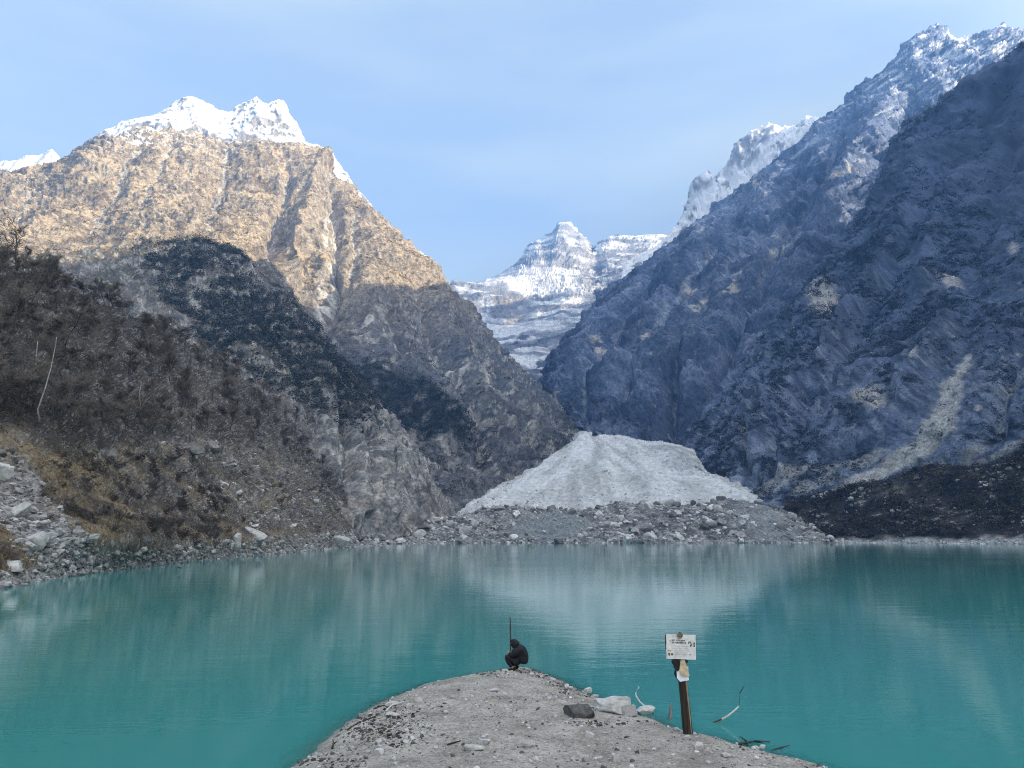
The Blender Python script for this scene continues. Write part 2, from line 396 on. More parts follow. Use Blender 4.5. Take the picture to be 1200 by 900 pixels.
mid_rows = [
    [(540, 500, 1900), (620, 500, 1900), (700, 500, 1900), (800, 480, 1900)],
    [(520, 425, 3000), (580, 420, 3000), (640, 425, 3000), (700, 415, 3000), (820, 400, 3000)],
    [(510, 392, 3700), (570, 395, 3700), (620, 385, 3700), (670, 372, 3700), (720, 362, 3700), (820, 360, 3700)],
    [(505, 366, 4000), (540, 362, 4000), (570, 376, 3950), (600, 378, 3950), (625, 368, 3980), (660, 352, 4050), (690, 345, 4100), (720, 335, 4150), (760, 325, 4150), (820, 330, 4150)],
    [(500, 345, 4300), (530, 340, 4250), (552, 345, 4200), (580, 347, 4150), (612, 350, 4200), (640, 335, 4350), (680, 318, 4500), (700, 315, 4600), (730, 305, 4600), (770, 300, 4600), (830, 310, 4600)],
    [(500, 340, 4700), (527, 333, 4700), (552, 335, 4700), (565, 334, 4750), (590, 326, 4800), (604, 318, 4850), (616, 302, 4880), (628, 289, 4900), (645, 278, 4950), (652, 272, 4950), (657, 264, 4950),
     (664, 263, 4950), (674, 271, 4950), (688, 281, 4900), (696, 298, 4900), (702, 290, 5000), (716, 282, 5050), (740, 281, 5100), (770, 279, 5100), (800, 282, 5100), (840, 290, 5100)],
    [(500, 370, 5600), (565, 370, 5600), (628, 340, 5600), (660, 330, 5600), (700, 335, 5600), (770, 320, 5700), (840, 330, 5700)],
]
mountain('snow_peak', mid_rows, 560, 430, 26, 300, 'layered pyramid peak streaked with snow at the head of the valley', MT['far'], col_mid, seed=8, fine=.8, flute=.25, ledge=22, dip=-.1, crag=.25)

# ---- E: right back mountain, its snow ridge first
def col_ridge(P, N, PX, PY, wl):
    slope = np.abs(N[..., 2])
    n1 = fbm(P / 110, 5, seed=61); n2 = fbm(P / 35, 5, seed=62)
    rk = sstep(.16, .30, n1 + .7 * n2) * .85
    for e in ((820, 212, 14, 10, 0), (875, 178, 34, 14, -40), (800, 225, 6, 14, 0)):
        rk = np.maximum(rk, .9 * ell(PX, PY, *e) * sstep(-.4, .1, n2))
    return mix(SNOW, mix(C(.27, .26, .25), C(.17, .17, .17), sstep(-.2, .3, n2)), rk)
mountain('snow_ridge', [
    [(700, 420, 2700), (800, 330, 2700), (900, 260, 2750), (1020, 170, 2800)],
    [(730, 330, 2850), (760, 318, 2850), (850, 255, 2900), (940, 190, 2900), (1040, 120, 2900)],
    [(735, 318, 3000), (752, 303, 3000), (775, 282, 3000), (795, 255, 3000), (803, 228, 3000), (812, 206, 3000), (830, 202, 3000), (836, 207, 3000), (850, 190, 3000), (868, 170, 3000), (886, 154, 3000), (915, 153, 3000),
     (940, 142, 3000), (978, 129, 3000), (1010, 112, 3000), (1050, 90, 3000)],
    [(760, 350, 3500), (830, 270, 3500), (915, 220, 3500), (978, 200, 3500), (1060, 150, 3500)]], 330, 130, 40, 200,
    'snow covered ridge with a rocky knob, behind the right mountain', MT['snow'], col_ridge, seed=10, fine=1.0, crag=1.0, ledge=10, dip=-.5)

def col_right(P, N, PX, PY, wl):
    slope = np.abs(N[..., 2])
    n1 = fbm(P / 130, 5, seed=71); n2 = fbm(P / 28, 5, seed=72)
    # tilted rock bands
    q = np.stack([(P[..., 2] - .62 * P[..., 0]) / 26, (P[..., 0] + P[..., 2]) / 240, P[..., 1] / 260], -1)
    st = fbm(q, 4, gain=.6, seed=73)
    rockv = mix(C(.15, .185, .27), C(.058, .082, .14), sstep(-.3, .3, n1 + n2 * .5))  # blue of shadow and haze mixed into the rock colour
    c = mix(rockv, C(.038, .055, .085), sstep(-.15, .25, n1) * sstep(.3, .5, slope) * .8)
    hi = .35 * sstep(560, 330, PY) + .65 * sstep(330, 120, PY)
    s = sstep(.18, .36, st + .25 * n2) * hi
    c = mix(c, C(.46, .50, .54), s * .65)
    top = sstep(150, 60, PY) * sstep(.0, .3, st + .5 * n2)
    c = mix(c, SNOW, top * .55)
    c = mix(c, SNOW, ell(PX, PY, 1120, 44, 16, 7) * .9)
    g_ = strokes(P, PX, PY, [(l[0], 3.0, 1.0) for l in E_LINES if l[2] < 0])
    c = mix(c, C(.30, .33, .38), sstep(.35, .8, g_ + .5 * n2) * .6)
    # bare pale slabs
    for e in ((812, 344, 14, 13, -30), (915, 285, 22, 14, -20), (880, 215, 16, 8, -20), (700, 400, 8, 7, 0), (760, 398, 5, 12, 0), (830, 300, 6, 6, 0), (985, 220, 16, 7, -35), (860, 330, 20, 6, -40), (660, 470, 8, 10, 0)):
        c = mix(c, PALE * .95, ell(PX, PY, *e) * sstep(.0, .2, n2 + .5 * st) * .9)
    n4 = fbm(P / np.array([9, 9, 30.]), 3, seed=77)
    c = mix(c, PALE * .8, sstep(.38, .5, n4) * .6)
    return c

right_rows = [
    [(665, 500, 1600), (676, 502, 1250), (690, 512, 1110), (800, 535, 960), (900, 600, 760), (1050, 640, 640), (1300, 660, 560)],
    [(640, 460, 2100), (648, 457, 1500), (700, 470, 1290), (800, 480, 1130), (900, 490, 1050), (1100, 490, 1000), (1300, 490, 900)],
    [(655, 430, 2300), (645, 432, 1660), (720, 420, 1480), (800, 410, 1340), (950, 400, 1280), (1150, 400, 1200), (1350, 400, 1150)],
    [(720, 342, 2500), (708, 360, 1900), (760, 350, 1750), (850, 330, 1600), (1000, 320, 1500), (1200, 310, 1480), (1400, 310, 1450)],
    [(800, 280, 2700), (780, 296, 2080), (850, 265, 1960), (930, 245, 1850), (1050, 230, 1780), (1200, 220, 1750), (1400, 220, 1750)],
    [(900, 196, 2800), (885, 212, 2230), (950, 185, 2130), (1020, 170, 2060), (1100, 160, 2000), (1200, 150, 1980), (1420, 150, 1950)],
    [(1000, 115, 2900), (985, 131, 2350), (1040, 110, 2280), (1090, 100, 2230), (1150, 98, 2200), (1250, 95, 2180), (1440, 90, 2150)],
    [(1012, 102, 2900), (1010, 106, 2390), (1040, 80, 2420), (1058, 66, 2440), (1070, 52, 2450), (1084, 42, 2450), (1104, 37, 2450), (1112, 44, 2450), (1130, 43, 2450), (1150, 38, 2450), (1170, 35, 2450), (1200, 40, 2450), (1300, 40, 2450), (1450, 40, 2450)],
    [(1040, 130, 3100), (1040, 130, 3000), (1100, 90, 3000), (1200, 85, 3000), (1450, 85, 3000)],
]
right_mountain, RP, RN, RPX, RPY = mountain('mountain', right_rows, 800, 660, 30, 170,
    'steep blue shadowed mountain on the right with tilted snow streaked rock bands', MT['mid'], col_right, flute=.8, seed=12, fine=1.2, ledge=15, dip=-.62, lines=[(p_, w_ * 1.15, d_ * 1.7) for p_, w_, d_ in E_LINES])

# ---- F: nearer right mountain (runs on unseen beyond the frame, crest shaped to throw the valley shadow)
def col_fore(P, N, PX, PY, wl):
    slope = np.abs(N[..., 2])
    n1 = fbm(P / 70, 5, seed=81); n2 = fbm(P / 18, 5, seed=82); n3 = fbm(P / np.array([8, 8, 26.]), 4, seed=83)
    c = mix(C(.076, .102, .165), C(.042, .060, .092), sstep(-.25, .2, n1 + .5 * n2))  # base tinted blue to imitate shadow and distance haze
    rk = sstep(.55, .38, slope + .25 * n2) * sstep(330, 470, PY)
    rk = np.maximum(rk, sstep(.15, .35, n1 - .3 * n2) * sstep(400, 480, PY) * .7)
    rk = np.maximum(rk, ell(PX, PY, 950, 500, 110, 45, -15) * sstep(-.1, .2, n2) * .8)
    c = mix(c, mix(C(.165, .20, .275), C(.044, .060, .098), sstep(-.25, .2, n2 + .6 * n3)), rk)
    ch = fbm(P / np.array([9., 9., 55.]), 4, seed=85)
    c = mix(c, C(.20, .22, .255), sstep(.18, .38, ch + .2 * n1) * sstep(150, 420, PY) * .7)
    # rock fall scar and the scree it feeds
    w = n2 * 10 + n1 * 8
    def strip(pts, wd):
        d = np.full(PX.shape, 1e9)
        for (x0, y0, w0), (x1, y1, w1) in zip(pts[:-1], pts[1:]):
            vx, vy = x1 - x0, y1 - y0; L2 = vx * vx + vy * vy
            t = np.clip(((PX - x0) * vx + (PY - y0) * vy) / L2, 0, 1)
            dd = np.hypot(PX - x0 - t * vx, PY - y0 - t * vy) / (w0 + t * (w1 - w0))
            d = np.minimum(d, dd)
        return 1 - sstep(.7, 1.15, d + w * wd)
    sc = strip([(1133, 412, 5), (1120, 445, 11), (1098, 490, 20), (1065, 530, 15), (1010, 560, 9), (960, 585, 6)], .03)
    sc = np.maximum(sc, .7 * strip([(1180, 440, 4), (1160, 500, 12), (1130, 535, 14), (1085, 548, 8)], .05) * sstep(-.2, .1, n2))
    sc = np.maximum(sc, .8 * strip([(1210, 505, 5), (1165, 535, 6), (1120, 552, 5)], .04))
    sc = np.maximum(sc, .7 * strip([(965, 540, 4), (930, 555, 8), (890, 572, 6)], .05))
    sc = np.maximum(sc, .8 * strip([(1035, 525, 3), (990, 545, 10), (930, 575, 8)], .05) * sstep(-.25, .1, n2))
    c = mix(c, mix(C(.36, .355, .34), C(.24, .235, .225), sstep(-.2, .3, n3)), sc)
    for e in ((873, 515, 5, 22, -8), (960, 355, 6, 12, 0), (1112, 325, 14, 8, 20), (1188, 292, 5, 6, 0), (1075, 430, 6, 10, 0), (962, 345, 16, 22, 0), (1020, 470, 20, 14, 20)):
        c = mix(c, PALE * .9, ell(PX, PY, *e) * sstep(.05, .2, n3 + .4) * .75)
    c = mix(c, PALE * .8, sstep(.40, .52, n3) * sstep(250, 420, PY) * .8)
    return c

fore_rows = [
    [(830, 535, 1250), (800, 535, 950), (885, 592, 700), (940, 605, 660), (1100, 612, 620), (1220, 600, 570), ('w', 430, 330, 10), ('w', 430, 0, 10), ('w', 430, -880, 10)],
    [(880, 452, 1450), (850, 462, 1050), (950, 500, 760), (1050, 515, 650), (1200, 515, 560), ('w', 470, 400, 90), ('w', 500, 200, 90), ('w', 500, 0, 90), ('w', 500, -880, 90)],
    [(965, 330, 1550), (945, 337, 1150), (1000, 380, 930), (1100, 400, 800), (1220, 400, 690), ('w', 560, 520, 250), ('w', 580, 300, 250), ('w', 580, 0, 250), ('w', 580, -880, 250)],
    [(1040, 248, 1650), (1020, 255, 1240), (1080, 280, 1060), (1200, 285, 900), (1280, 285, 850), ('w', 720, 620, 480), ('w', 740, 350, 470), ('w', 740, 0, 460), ('w', 740, -880, 450)],
    [(1095, 132, 1700), (1080, 150, 1320), (1150, 170, 1180), (1220, 175, 1100), (1280, 180, 1050), ('w', 850, 750, 720), ('w', 870, 450, 680), ('w', 880, 100, 650), ('w', 880, -880, 620)],
    [(1110, 112, 1720), (1100, 128, 1340), (1125, 108, 1340), (1155, 85, 1340), (1195, 53, 1340), (1215, 40, 1340), ('w', 940, 1150, 950), ('w', 950, 950, 930), ('w', 960, 650, 860), ('w', 980, 150, 800), ('w', 980, -880, 760)],
    [(1130, 150, 1800), (1120, 150, 1600), (1160, 130, 1600), (1210, 95, 1620), ('w', 1250, 1300, 700), ('w', 1250, 900, 650), ('w', 1250, 500, 600), ('w', 1250, 0, 550), ('w', 1250, -880, 500)],
]
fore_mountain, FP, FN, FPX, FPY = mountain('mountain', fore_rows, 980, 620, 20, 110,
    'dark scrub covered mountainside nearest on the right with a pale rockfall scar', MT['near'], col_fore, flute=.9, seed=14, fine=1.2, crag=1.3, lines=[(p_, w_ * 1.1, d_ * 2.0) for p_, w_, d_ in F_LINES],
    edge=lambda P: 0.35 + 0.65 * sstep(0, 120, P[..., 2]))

# ---- G: dark bank on the right shore
def col_bank(P, N, PX, PY, wl):
    n1 = fbm(P / 20, 5, seed=91); n2 = fbm(P / 6, 4, seed=92)
    c = mix(C(.035, .033, .03), C(.10, .088, .072), sstep(.0, .4, n1 + .4 * n2))
    c = mix(c, C(.36, .35, .33), sstep(.28, .42, n2 + .2 * n1) * .8)
    c = mix(c, C(.33, .32, .31), sstep(627, 634, PY + n2 * 6) * .8)
    return c
bank_rows = [
    [(930, 640, 575), (985, 640, 560), (1100, 644, 500), (1220, 650, 440), ('w', 330, 300, -2), ('w', 320, 0, -2)],
    [(925, 615, 600), (985, 615, 585), (1100, 600, 540), (1220, 590, 480), ('w', 350, 300, 25), ('w', 340, 0, 25)],
    [(920, 592, 640), (975, 578, 620), (1040, 560, 600), (1100, 547, 580), (1150, 548, 560), (1215, 522, 530), ('w', 380, 320, 60), ('w', 380, 0, 60)],
    [(915, 612, 680), (975, 605, 660), (1100, 575, 620), (1215, 550, 580), ('w', 430, 340, 50), ('w', 430, 0, 50)],
]
_o, GP, GN, GPX, GPY = mountain('hill', bank_rows, 520, 180, 3.2, 24, 'very dark scrubby bank along the right shore of the lake', MT['near'], col_bank, flute=.3, seed=16, stretch=.8)
_o['category'] = 'bank'

# ---- H: pale avalanche fan
def col_fan(P, N, PX, PY, wl):
    # flow lines running down from the apex
    ax, ay = 110.0, 1150.0
    ang = np.arctan2(P[..., 0] - ax, ay - P[..., 1]); rad = np.hypot(P[..., 0] - ax, ay - P[..., 1])
    n = fbm(np.stack([ang * 14, rad / 160, rad * 0], -1), 5, gain=.6, seed=101)
    n2 = fbm(P / 14, 4, seed=102); n3 = fbm(P / 60, 4, seed=103)
    c = mix(C(.52, .53, .53), C(.39, .395, .39), sstep(-.2, .3, n + .4 * n3))
    c = mix(c, C(.27, .27, .265), sstep(.10, .34, n + .5 * n2) * .4)
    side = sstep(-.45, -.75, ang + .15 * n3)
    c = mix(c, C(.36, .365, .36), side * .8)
    return c
FAN_LINES = [([(692, 508), (660, 540), (620, 580), (575, 606)], 7, -4), ([(700, 510), (690, 540), (660, 575), (640, 600)], 6, -3.5), ([(715, 514), (730, 545), (735, 590)], 6, -3), ([(750, 518), (790, 550), (830, 580)], 7, -4),
    ([(680, 515), (640, 545), (590, 580)], 5, 3), ([(705, 512), (710, 545), (700, 590)], 6, 3), ([(735, 516), (765, 550), (790, 590)], 6, 3), ([(780, 522), (820, 550), (860, 575)], 5, 3)]
FAN_LINES = [(p_, w_, d_ * .35) for p_, w_, d_ in FAN_LINES]
fan_rows = [
    [(480, 630, 690), (600, 625, 680), (760, 620, 690), (880, 606, 690), (908, 600, 690)],
    [(515, 612, 705), (600, 592, 725), (700, 589, 730), (780, 582, 730), (850, 575, 740), (892, 583, 720)],
    [(570, 579, 800), (640, 562, 820), (710, 559, 820), (770, 554, 820), (830, 557, 800), (868, 571, 770)],
    [(625, 545, 920), (665, 533, 940), (720, 532, 920), (775, 534, 880), (812, 545, 830), (830, 555, 800)],
    [(672, 514, 1090), (684, 506, 1120), (700, 508, 1110), (750, 516, 1040), (792, 521, 960), (812, 530, 920)],
    [(650, 520, 1250), (690, 508, 1250), (750, 520, 1200), (800, 524, 1100), (830, 534, 1050)],
]
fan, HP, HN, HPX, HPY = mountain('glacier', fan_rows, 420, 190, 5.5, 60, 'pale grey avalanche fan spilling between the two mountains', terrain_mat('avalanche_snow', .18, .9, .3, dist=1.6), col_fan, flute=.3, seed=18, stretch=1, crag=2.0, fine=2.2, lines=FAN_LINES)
fan['category'] = 'glacier'

# ---- I: moraine bank at the far shore
def col_mor(P, N, PX, PY, wl):
    n1 = fbm(P / 9, 4, seed=111); n2 = fbm(P / 30, 4, seed=112)
    c = mix(C(.22, .217, .21), C(.09, .09, .088), sstep(-.25, .25, n1))
    c = mix(c, C(.17, .19, .19), ell(PX, PY, 645, 618, 50, 16, -4) * .85)
    c = mix(c, C(.19, .205, .21), ell(PX, PY, 895, 610, 40, 20, 20) * .7)
    return c
mor_rows = [
    [(405, 646, 400), (470, 642, 470), (540, 641, 520), (700, 641, 530), (850, 641, 530), (960, 641, 545), (1010, 641, 555)],
    [(412, 634, 430), (470, 631, 510), (540, 630, 545), (700, 629, 560), (850, 628, 560), (950, 628, 565), (1003, 637, 570)],
    [(418, 618, 460), (470, 616, 540), (540, 614, 570), (640, 605, 585), (740, 604, 590), (850, 600, 590), (930, 612, 590), (995, 634, 585)],
    [(420, 607, 500), (480, 606, 570), (528, 608, 600), (560, 598, 610), (610, 595, 615), (680, 599, 615), (740, 589, 620), (800, 593, 620), (850, 585, 620), (880, 588, 620), (925, 600, 615), (960, 616, 605), (990, 632, 595)],
    [(430, 615, 540), (480, 614, 610), (530, 618, 640), (610, 612, 650), (740, 606, 660), (850, 600, 660), (925, 612, 650), (990, 640, 620)],
]
moraine, IP, IN, IPX, IPY = mountain('hill', mor_rows, 620, 150, 2.6, 16, 'bank of grey moraine rubble across the far end of the lake', MT['near'], col_mor, flute=.4, seed=20, fine=2.0, stretch=1)
moraine['category'] = 'moraine'

# ---- A: near slope on the left shore
shore = [(-420, 790), (-200, 735), (-100, 708), (0, 690), (60, 679), (130, 669), (200, 661), (260, 654.5), (330, 648.5), (400, 642.5), (418, 640.8)]
sh3 = [on_z(px, py, 0) for px, py in shore]
def off(p, d, z): return ('w', p[0] + d * 0.75, p[1] - d * 0.25, z)
a_rows = [
    [off(p, 9, -3.2) for p in sh3] + [('w', sh3[-1][0] + 14, sh3[-1][1] + 60, -3)],
    [off(p, 0, 0.0) for p in sh3] + [('w', sh3[-1][0] + 6, sh3[-1][1] + 60, 0)],
    [(-420, 690, 46), (-200, 660, 58), (-100, 645, 66), (0, 640, 75), (60, 638, 84), (130, 634, 98), (200, 634, 127), (260, 634, 162), (330, 632, 215), (396, 630, 305), (416, 634, 370), (419, 634, 410)],
    [(-420, 580, 62), (-200, 565, 76), (-100, 560, 84), (0, 560, 93), (60, 566, 103), (130, 578, 122), (200, 590, 155), (260, 598, 192), (330, 605, 245), (385, 610, 320), (411, 622, 385), (414, 621, 425)],
    [(-420, 480, 90), (-200, 480, 102), (-100, 478, 110), (0, 480, 120), (60, 490, 133), (130, 505, 160), (200, 518, 198), (260, 535, 235), (320, 555, 280), (372, 575, 345), (404, 604, 400), (408, 602, 440)],
    [(-420, 390, 125), (-200, 390, 138), (-100, 390, 146), (0, 392, 155), (60, 405, 170), (130, 425, 200), (200, 445, 245), (260, 468, 285), (310, 490, 325), (350, 525, 375), (390, 575, 410), (402, 570, 490)],
    [(-420, 300, 190), (-200, 300, 195), (-100, 305, 195), (0, 313, 196), (50, 325, 207), (100, 347, 232), (160, 375, 272), (220, 405, 315), (270, 437, 350), (315, 475, 385), (355, 520, 415), (372, 545, 435), (384, 540, 520)],
    [(-420, 330, 260), (-200, 330, 260), (-100, 335, 260), (0, 345, 260), (100, 380, 300), (220, 440, 390), (315, 505, 460), (365, 555, 500), (376, 555, 580)],
]
def col_near(P, N, PX, PY, wl):
    slope = np.abs(N[..., 2])
    n1 = fbm(P / 14, 5, seed=121); n2 = fbm(P / 3.5, 5, seed=122); n3 = fbm(P / 1.2, 3, seed=123)
    earth = mix(C(.055, .047, .038), C(.125, .105, .078), sstep(-.25, .3, n1 + .5 * n2))
    c = earth
    wood = sstep(14, -10, PY - np.interp(PX, [-60, 0, 40, 110, 170, 230, 300, 345, 385], [505, 505, 515, 533, 520, 512, 520, 535, 580]))
    c = mix(c, mix(C(.040, .035, .030), C(.085, .074, .062), sstep(-.2, .35, n1 + .4 * n2)), wood)
    gr = sstep(-.05, .3, n1 + .3 * n2) * (1 - wood)
    c = mix(c, C(.22, .17, .105), gr * .75)
    rk = sstep(.56, .42, slope + .2 * n2) * .7
    for e in ((280, 535, 60, 14, 15), (310, 590, 60, 28, 10), (375, 600, 34, 30, 0), (230, 525, 40, 10, 10), (330, 555, 40, 20, 20), (375, 560, 14, 40, -25)):
        rk = np.maximum(rk, ell(PX, PY, *e) * sstep(-.15, .15, n2))
    c = mix(c, mix(C(.34, .33, .31), C(.12, .115, .11), sstep(-.25, .2, n3 + n2 * .5)), rk * .85)
    scree = ell(PX, PY, 55, 625, 78, 30, 40) * sstep(-.35, .1, n2 + .5)
    px_sh = np.interp(PX, [s[0] for s in shore], [s[1] for s in shore])
    scree = np.maximum(scree, sstep(22, 8, px_sh - PY + n1 * 10))
    scree = np.maximum(scree, ell(PX, PY, 20, 575, 26, 40, -25) * .9)
    c = mix(c, mix(C(.27, .262, .25), C(.13, .128, .125), sstep(-.2, .3, n3 + .5 * n2)), scree)
    return c
near_slope, AP, AN, APX, APY = mountain('hill', a_rows, 700, 520, 1.5, 17, 'steep left shore slope of dry grass, bare trees and loose scree', terrain_mat('near_slope', 1.8, .9, .6, dist=.3), col_near, flute=.6, seed=24, fine=1.6, stretch=.8, keep_dry=True, by_px=True,
    edge=lambda P: 0.12 + sstep(0.5, 12, P[..., 2]) * (1 + P[..., 1] / 260) * (.15 + .85 * sstep(425, 385, project(P)[0])))
near_slope['category'] = 'slope'

# ================================================================== FOREGROUND : gravel spit
_left = [(596, 786), (560, 791), (500, 803), (450, 822), (410, 845), (372, 877), (340, 902), (250, 965)]
_right = [(621, 785), (655, 797), (688, 815), (738, 834), (790, 855), (860, 872), (920, 889), (985, 908), (1120, 950)]
POLY = np.array([on_z(*p)[:2] for p in _left] + [(-7.5, 4), (-10, -12), (13, -12), (11, 4)] + [on_z(*p)[:2] for p in _right[::-1]])

def poly_sd(X, Y):
    P = np.stack([X, Y], -1).astype(float); best = np.full(X.shape, 1e9); ins = np.zeros(X.shape, bool)
    n = len(POLY)
    for i in range(n):
        a, b = POLY[i], POLY[(i + 1) % n]
        e = b - a; w_ = P - a
        t = np.clip((w_ @ e) / (e @ e), 0, 1)
        best = np.minimum(best, np.hypot(w_[..., 0] - t * e[0], w_[..., 1] - t * e[1]))
        c = ((a[1] > Y) != (b[1] > Y)) & (X < (b[0] - a[0]) * (Y - a[1]) / (b[1] - a[1] + 1e-12) + a[0])
        ins ^= c
    return np.where(ins, best, -best)

def spit_height(X, Y):
    X = np.asarray(X, float); Y = np.asarray(Y, float)
    P = np.stack([X, Y, X * 0], -1)
    d = poly_sd(X, Y) + .22 * fbm(P / .9, 3, seed=201)
    hi = 0.16 * (1 - np.exp(-d / .5)) + .34 * (1 - np.exp(-d / 2.2)) + sstep(15, 1.0, Y) * 1.9 * sstep(0, 2.5, d)
    lo = np.where(d > -1.2, .16 * d, -.192 + .9 * (d + 1.2))
    h = np.where(d > 0, hi, np.maximum(lo, -4.5))
    amp = sstep(-.3, .8, d)
    h = h + amp * (.07 * fbm(P / 1.3, 3, seed=202) + .045 * ridged(P / .45, 3, seed=203) * sstep(-.2, .3, fbm(P / 1.1, 2, seed=205)) + .024 * fbm(P / .17, 3, gain=.7, seed=204))
    return h

def hit(px, py):
    z = .3
    for _ in range(14):
        p = on_z(px, py, z); z = .5 * z + .5 * float(spit_height(np.array([p[0]]), np.array([p[1]]))[0])
    return Vector((p[0], p[1], z))

def beach_mat():
    m = bpy.data.materials.new('grey_gravel_sand'); nt, out = nodes_of(m); N, L = nt.nodes, nt.links
    b = N.new('ShaderNodeBsdfPrincipled'); L.new(b.outputs[0], out.inputs[0]); b.inputs['Specular IOR Level'].default_value = .2
    g = N.new('ShaderNodeNewGeometry')
    def noise(s, d=6, r=.6):
        n = N.new('ShaderNodeTexNoise'); n.inputs['Scale'].default_value = s; n.inputs['Detail'].default_value = d; n.inputs['Roughness'].default_value = r
        L.new(g.outputs['Position'], n.inputs['Vector']); return n
    n1 = noise(1.1); n2 = noise(14, 6, .75); n3 = noise(70, 3, .7)
    cr = N.new('ShaderNodeValToRGB'); e = cr.color_ramp.elements
    e[0].position = .36; e[0].color = (.24, .222, .195, 1); e[1].position = .62; e[1].color = (.41, .385, .345, 1)
    L.new(n1.outputs[0], cr.inputs[0])
    c2 = N.new('ShaderNodeValToRGB'); e = c2.color_ramp.elements
    e[0].position = .34; e[0].color = (.42, .41, .40, 1); e[1].position = .56; e[1].color = (1.06, 1.06, 1.05, 1)
    L.new(n2.outputs[0], c2.inputs[0])
    c3 = N.new('ShaderNodeValToRGB'); e = c3.color_ramp.elements
    e[0].position = .33; e[0].color = (.62, .61, .60, 1); e[1].position = .68; e[1].color = (1.25, 1.25, 1.25, 1)
    L.new(n3.outputs[0], c3.inputs[0])
    def mul(a, b_):
        x = N.new('ShaderNodeMix'); x.data_type = 'RGBA'; x.blend_type = 'MULTIPLY'; x.inputs[0].default_value = 1; L.new(a, x.inputs[6]); L.new(b_, x.inputs[7]); return x.outputs[2]
    c = mul(mul(cr.outputs[0], c2.outputs[0]), c3.outputs[0])
    # ground that lies within a hand's breadth of the water stays wet
    sx = N.new('ShaderNodeSeparateXYZ'); L.new(g.outputs['Position'], sx.inputs[0])
    wn = N.new('ShaderNodeMath'); wn.operation = 'MULTIPLY_ADD'; L.new(n1.outputs[0], wn.inputs[0]); wn.inputs[1].default_value = -.07; L.new(sx.outputs[2], wn.inputs[2])
    wr = N.new('ShaderNodeMapRange'); wr.inputs[1].default_value = -.03; wr.inputs[2].default_value = .05; wr.inputs[3].default_value = .72; wr.inputs[4].default_value = 1
    L.new(wn.outputs[0], wr.inputs[0])
    c = mul(c, wr.outputs[0]); L.new(c, b.inputs['Base Color'])
    rr = N.new('ShaderNodeMapRange'); rr.inputs[1].default_value = .72; rr.inputs[2].default_value = 1; rr.inputs[3].default_value = .45; rr.inputs[4].default_value = .95
    L.new(wr.outputs[0], rr.inputs[0]); L.new(rr.outputs[0], b.inputs['Roughness'])
    ad = N.new('ShaderNodeMath'); ad.operation = 'MULTIPLY_ADD'; L.new(n3.outputs[0], ad.inputs[0]); ad.inputs[1].default_value = .35; L.new(n2.outputs[0], ad.inputs[2])
    bp = N.new('ShaderNodeBump'); bp.inputs['Strength'].default_value = .8; bp.inputs['Distance'].default_value = .035; L.new(ad.outputs[0], bp.inputs['Height']); L.new(bp.outputs[0], b.inputs['Normal'])
    return m

def axis0(parts):
    out = [np.arange(a, b, s) for a, b, s in parts]
    return np.unique(np.concatenate(out + [[parts[-1][1]]]))
_bx = axis0([(-19, -6.5, .5), (-6.5, 8.5, .055), (8.5, 20, .5)]); _by = axis0([(-20, 10, .5), (10, 26.5, .07), (26.5, 36, .4)])
_X, _Y = np.meshgrid(_bx, _by)
spit = new_mesh('beach', np.stack([_X, _Y, spit_height(_X, _Y)], -1), grid_faces(len(_by), len(_bx)), beach_mat())
tag(spit, 'grey gravel spit running out into the turquoise lake', 'beach', None, 'structure')

# ------------------------------------------------------------------ rocks
def ico(sub):
    import bmesh
    bm = bmesh.new(); bmesh.ops.create_icosphere(bm, subdivisions=sub, radius=1)
    V = np.array([v.co[:] for v in bm.verts]); Fq = np.array([[v.index for v in f.verts] for f in bm.faces]); bm.free()
    return V, Fq
ICO = {k: ico(k) for k in (1, 2, 3, 4)}

def rock(seed, sub=3, dims=(1, .8, .6), cuts=9, rough=.06, lo=.55, hi=.9):
    r = np.random.default_rng(seed)
    V, Fq = ICO[sub]; V = V.copy()
    B_ = np.array([.62, .62, .62]) * r.uniform(.85, 1.1, 3); Rt = np.array(Matrix.Rotation(r.uniform(-.35, .35), 3, 'X') @ Matrix.Rotation(r.uniform(-.35, .35), 3, 'Y') @ Matrix.Rotation(r.uniform(0, 1.5), 3, 'Z'))
    V = np.clip(V @ Rt, -B_, B_) @ Rt.T
    V /= np.abs(V).max()
    for _ in range(cuts):
        n = r.normal(size=3); n /= np.linalg.norm(n); h = r.uniform(lo, hi)
        d = V @ n; k = d > h
        V[k] -= (d[k] - h)[:, None] * n
    V = V * (1 + rough * 2.2 * fbm(V * 1.6 + seed * 3.1, 4, gain=.6))[:, None]
    V /= np.abs(V).max(0)
    return V * np.array(dims), Fq

RM = {
    'grey': noisy_mat('grey_granite', (.26, .255, .245), (.54, .53, .51), 2.2, .9, .5, .05, obj_var=.45),
    'dark_grey': noisy_mat('dark_granite', (.10, .10, .097), (.24, .235, .225), 2.4, .9, .5, .05, obj_var=.3),  # darker tone of the grey granite
    'pale': noisy_mat('pale_granite', (.27, .265, .25), (.50, .49, .465), 3.0, .9, .4, .03, obj_var=.12),
    'dark': noisy_mat('dark_schist', (.045, .045, .046), (.12, .118, .115), 5.0, .85, .5, .03),
    'stone': noisy_mat('beach_stone', (.24, .235, .225), (.44, .43, .415), 9.0, .85, .4, .012, obj_var=.3),
}
def drop(o, loc, rot, s):
    o.location = loc; o.rotation_euler = rot; o.scale = (s, s, s) if np.isscalar(s) else s

def copy_tree(o, parent=None):
    c = o.copy(); COL.objects.link(c); c.parent = parent
    for ch in list(o.children): copy_tree(ch, c)
    return c

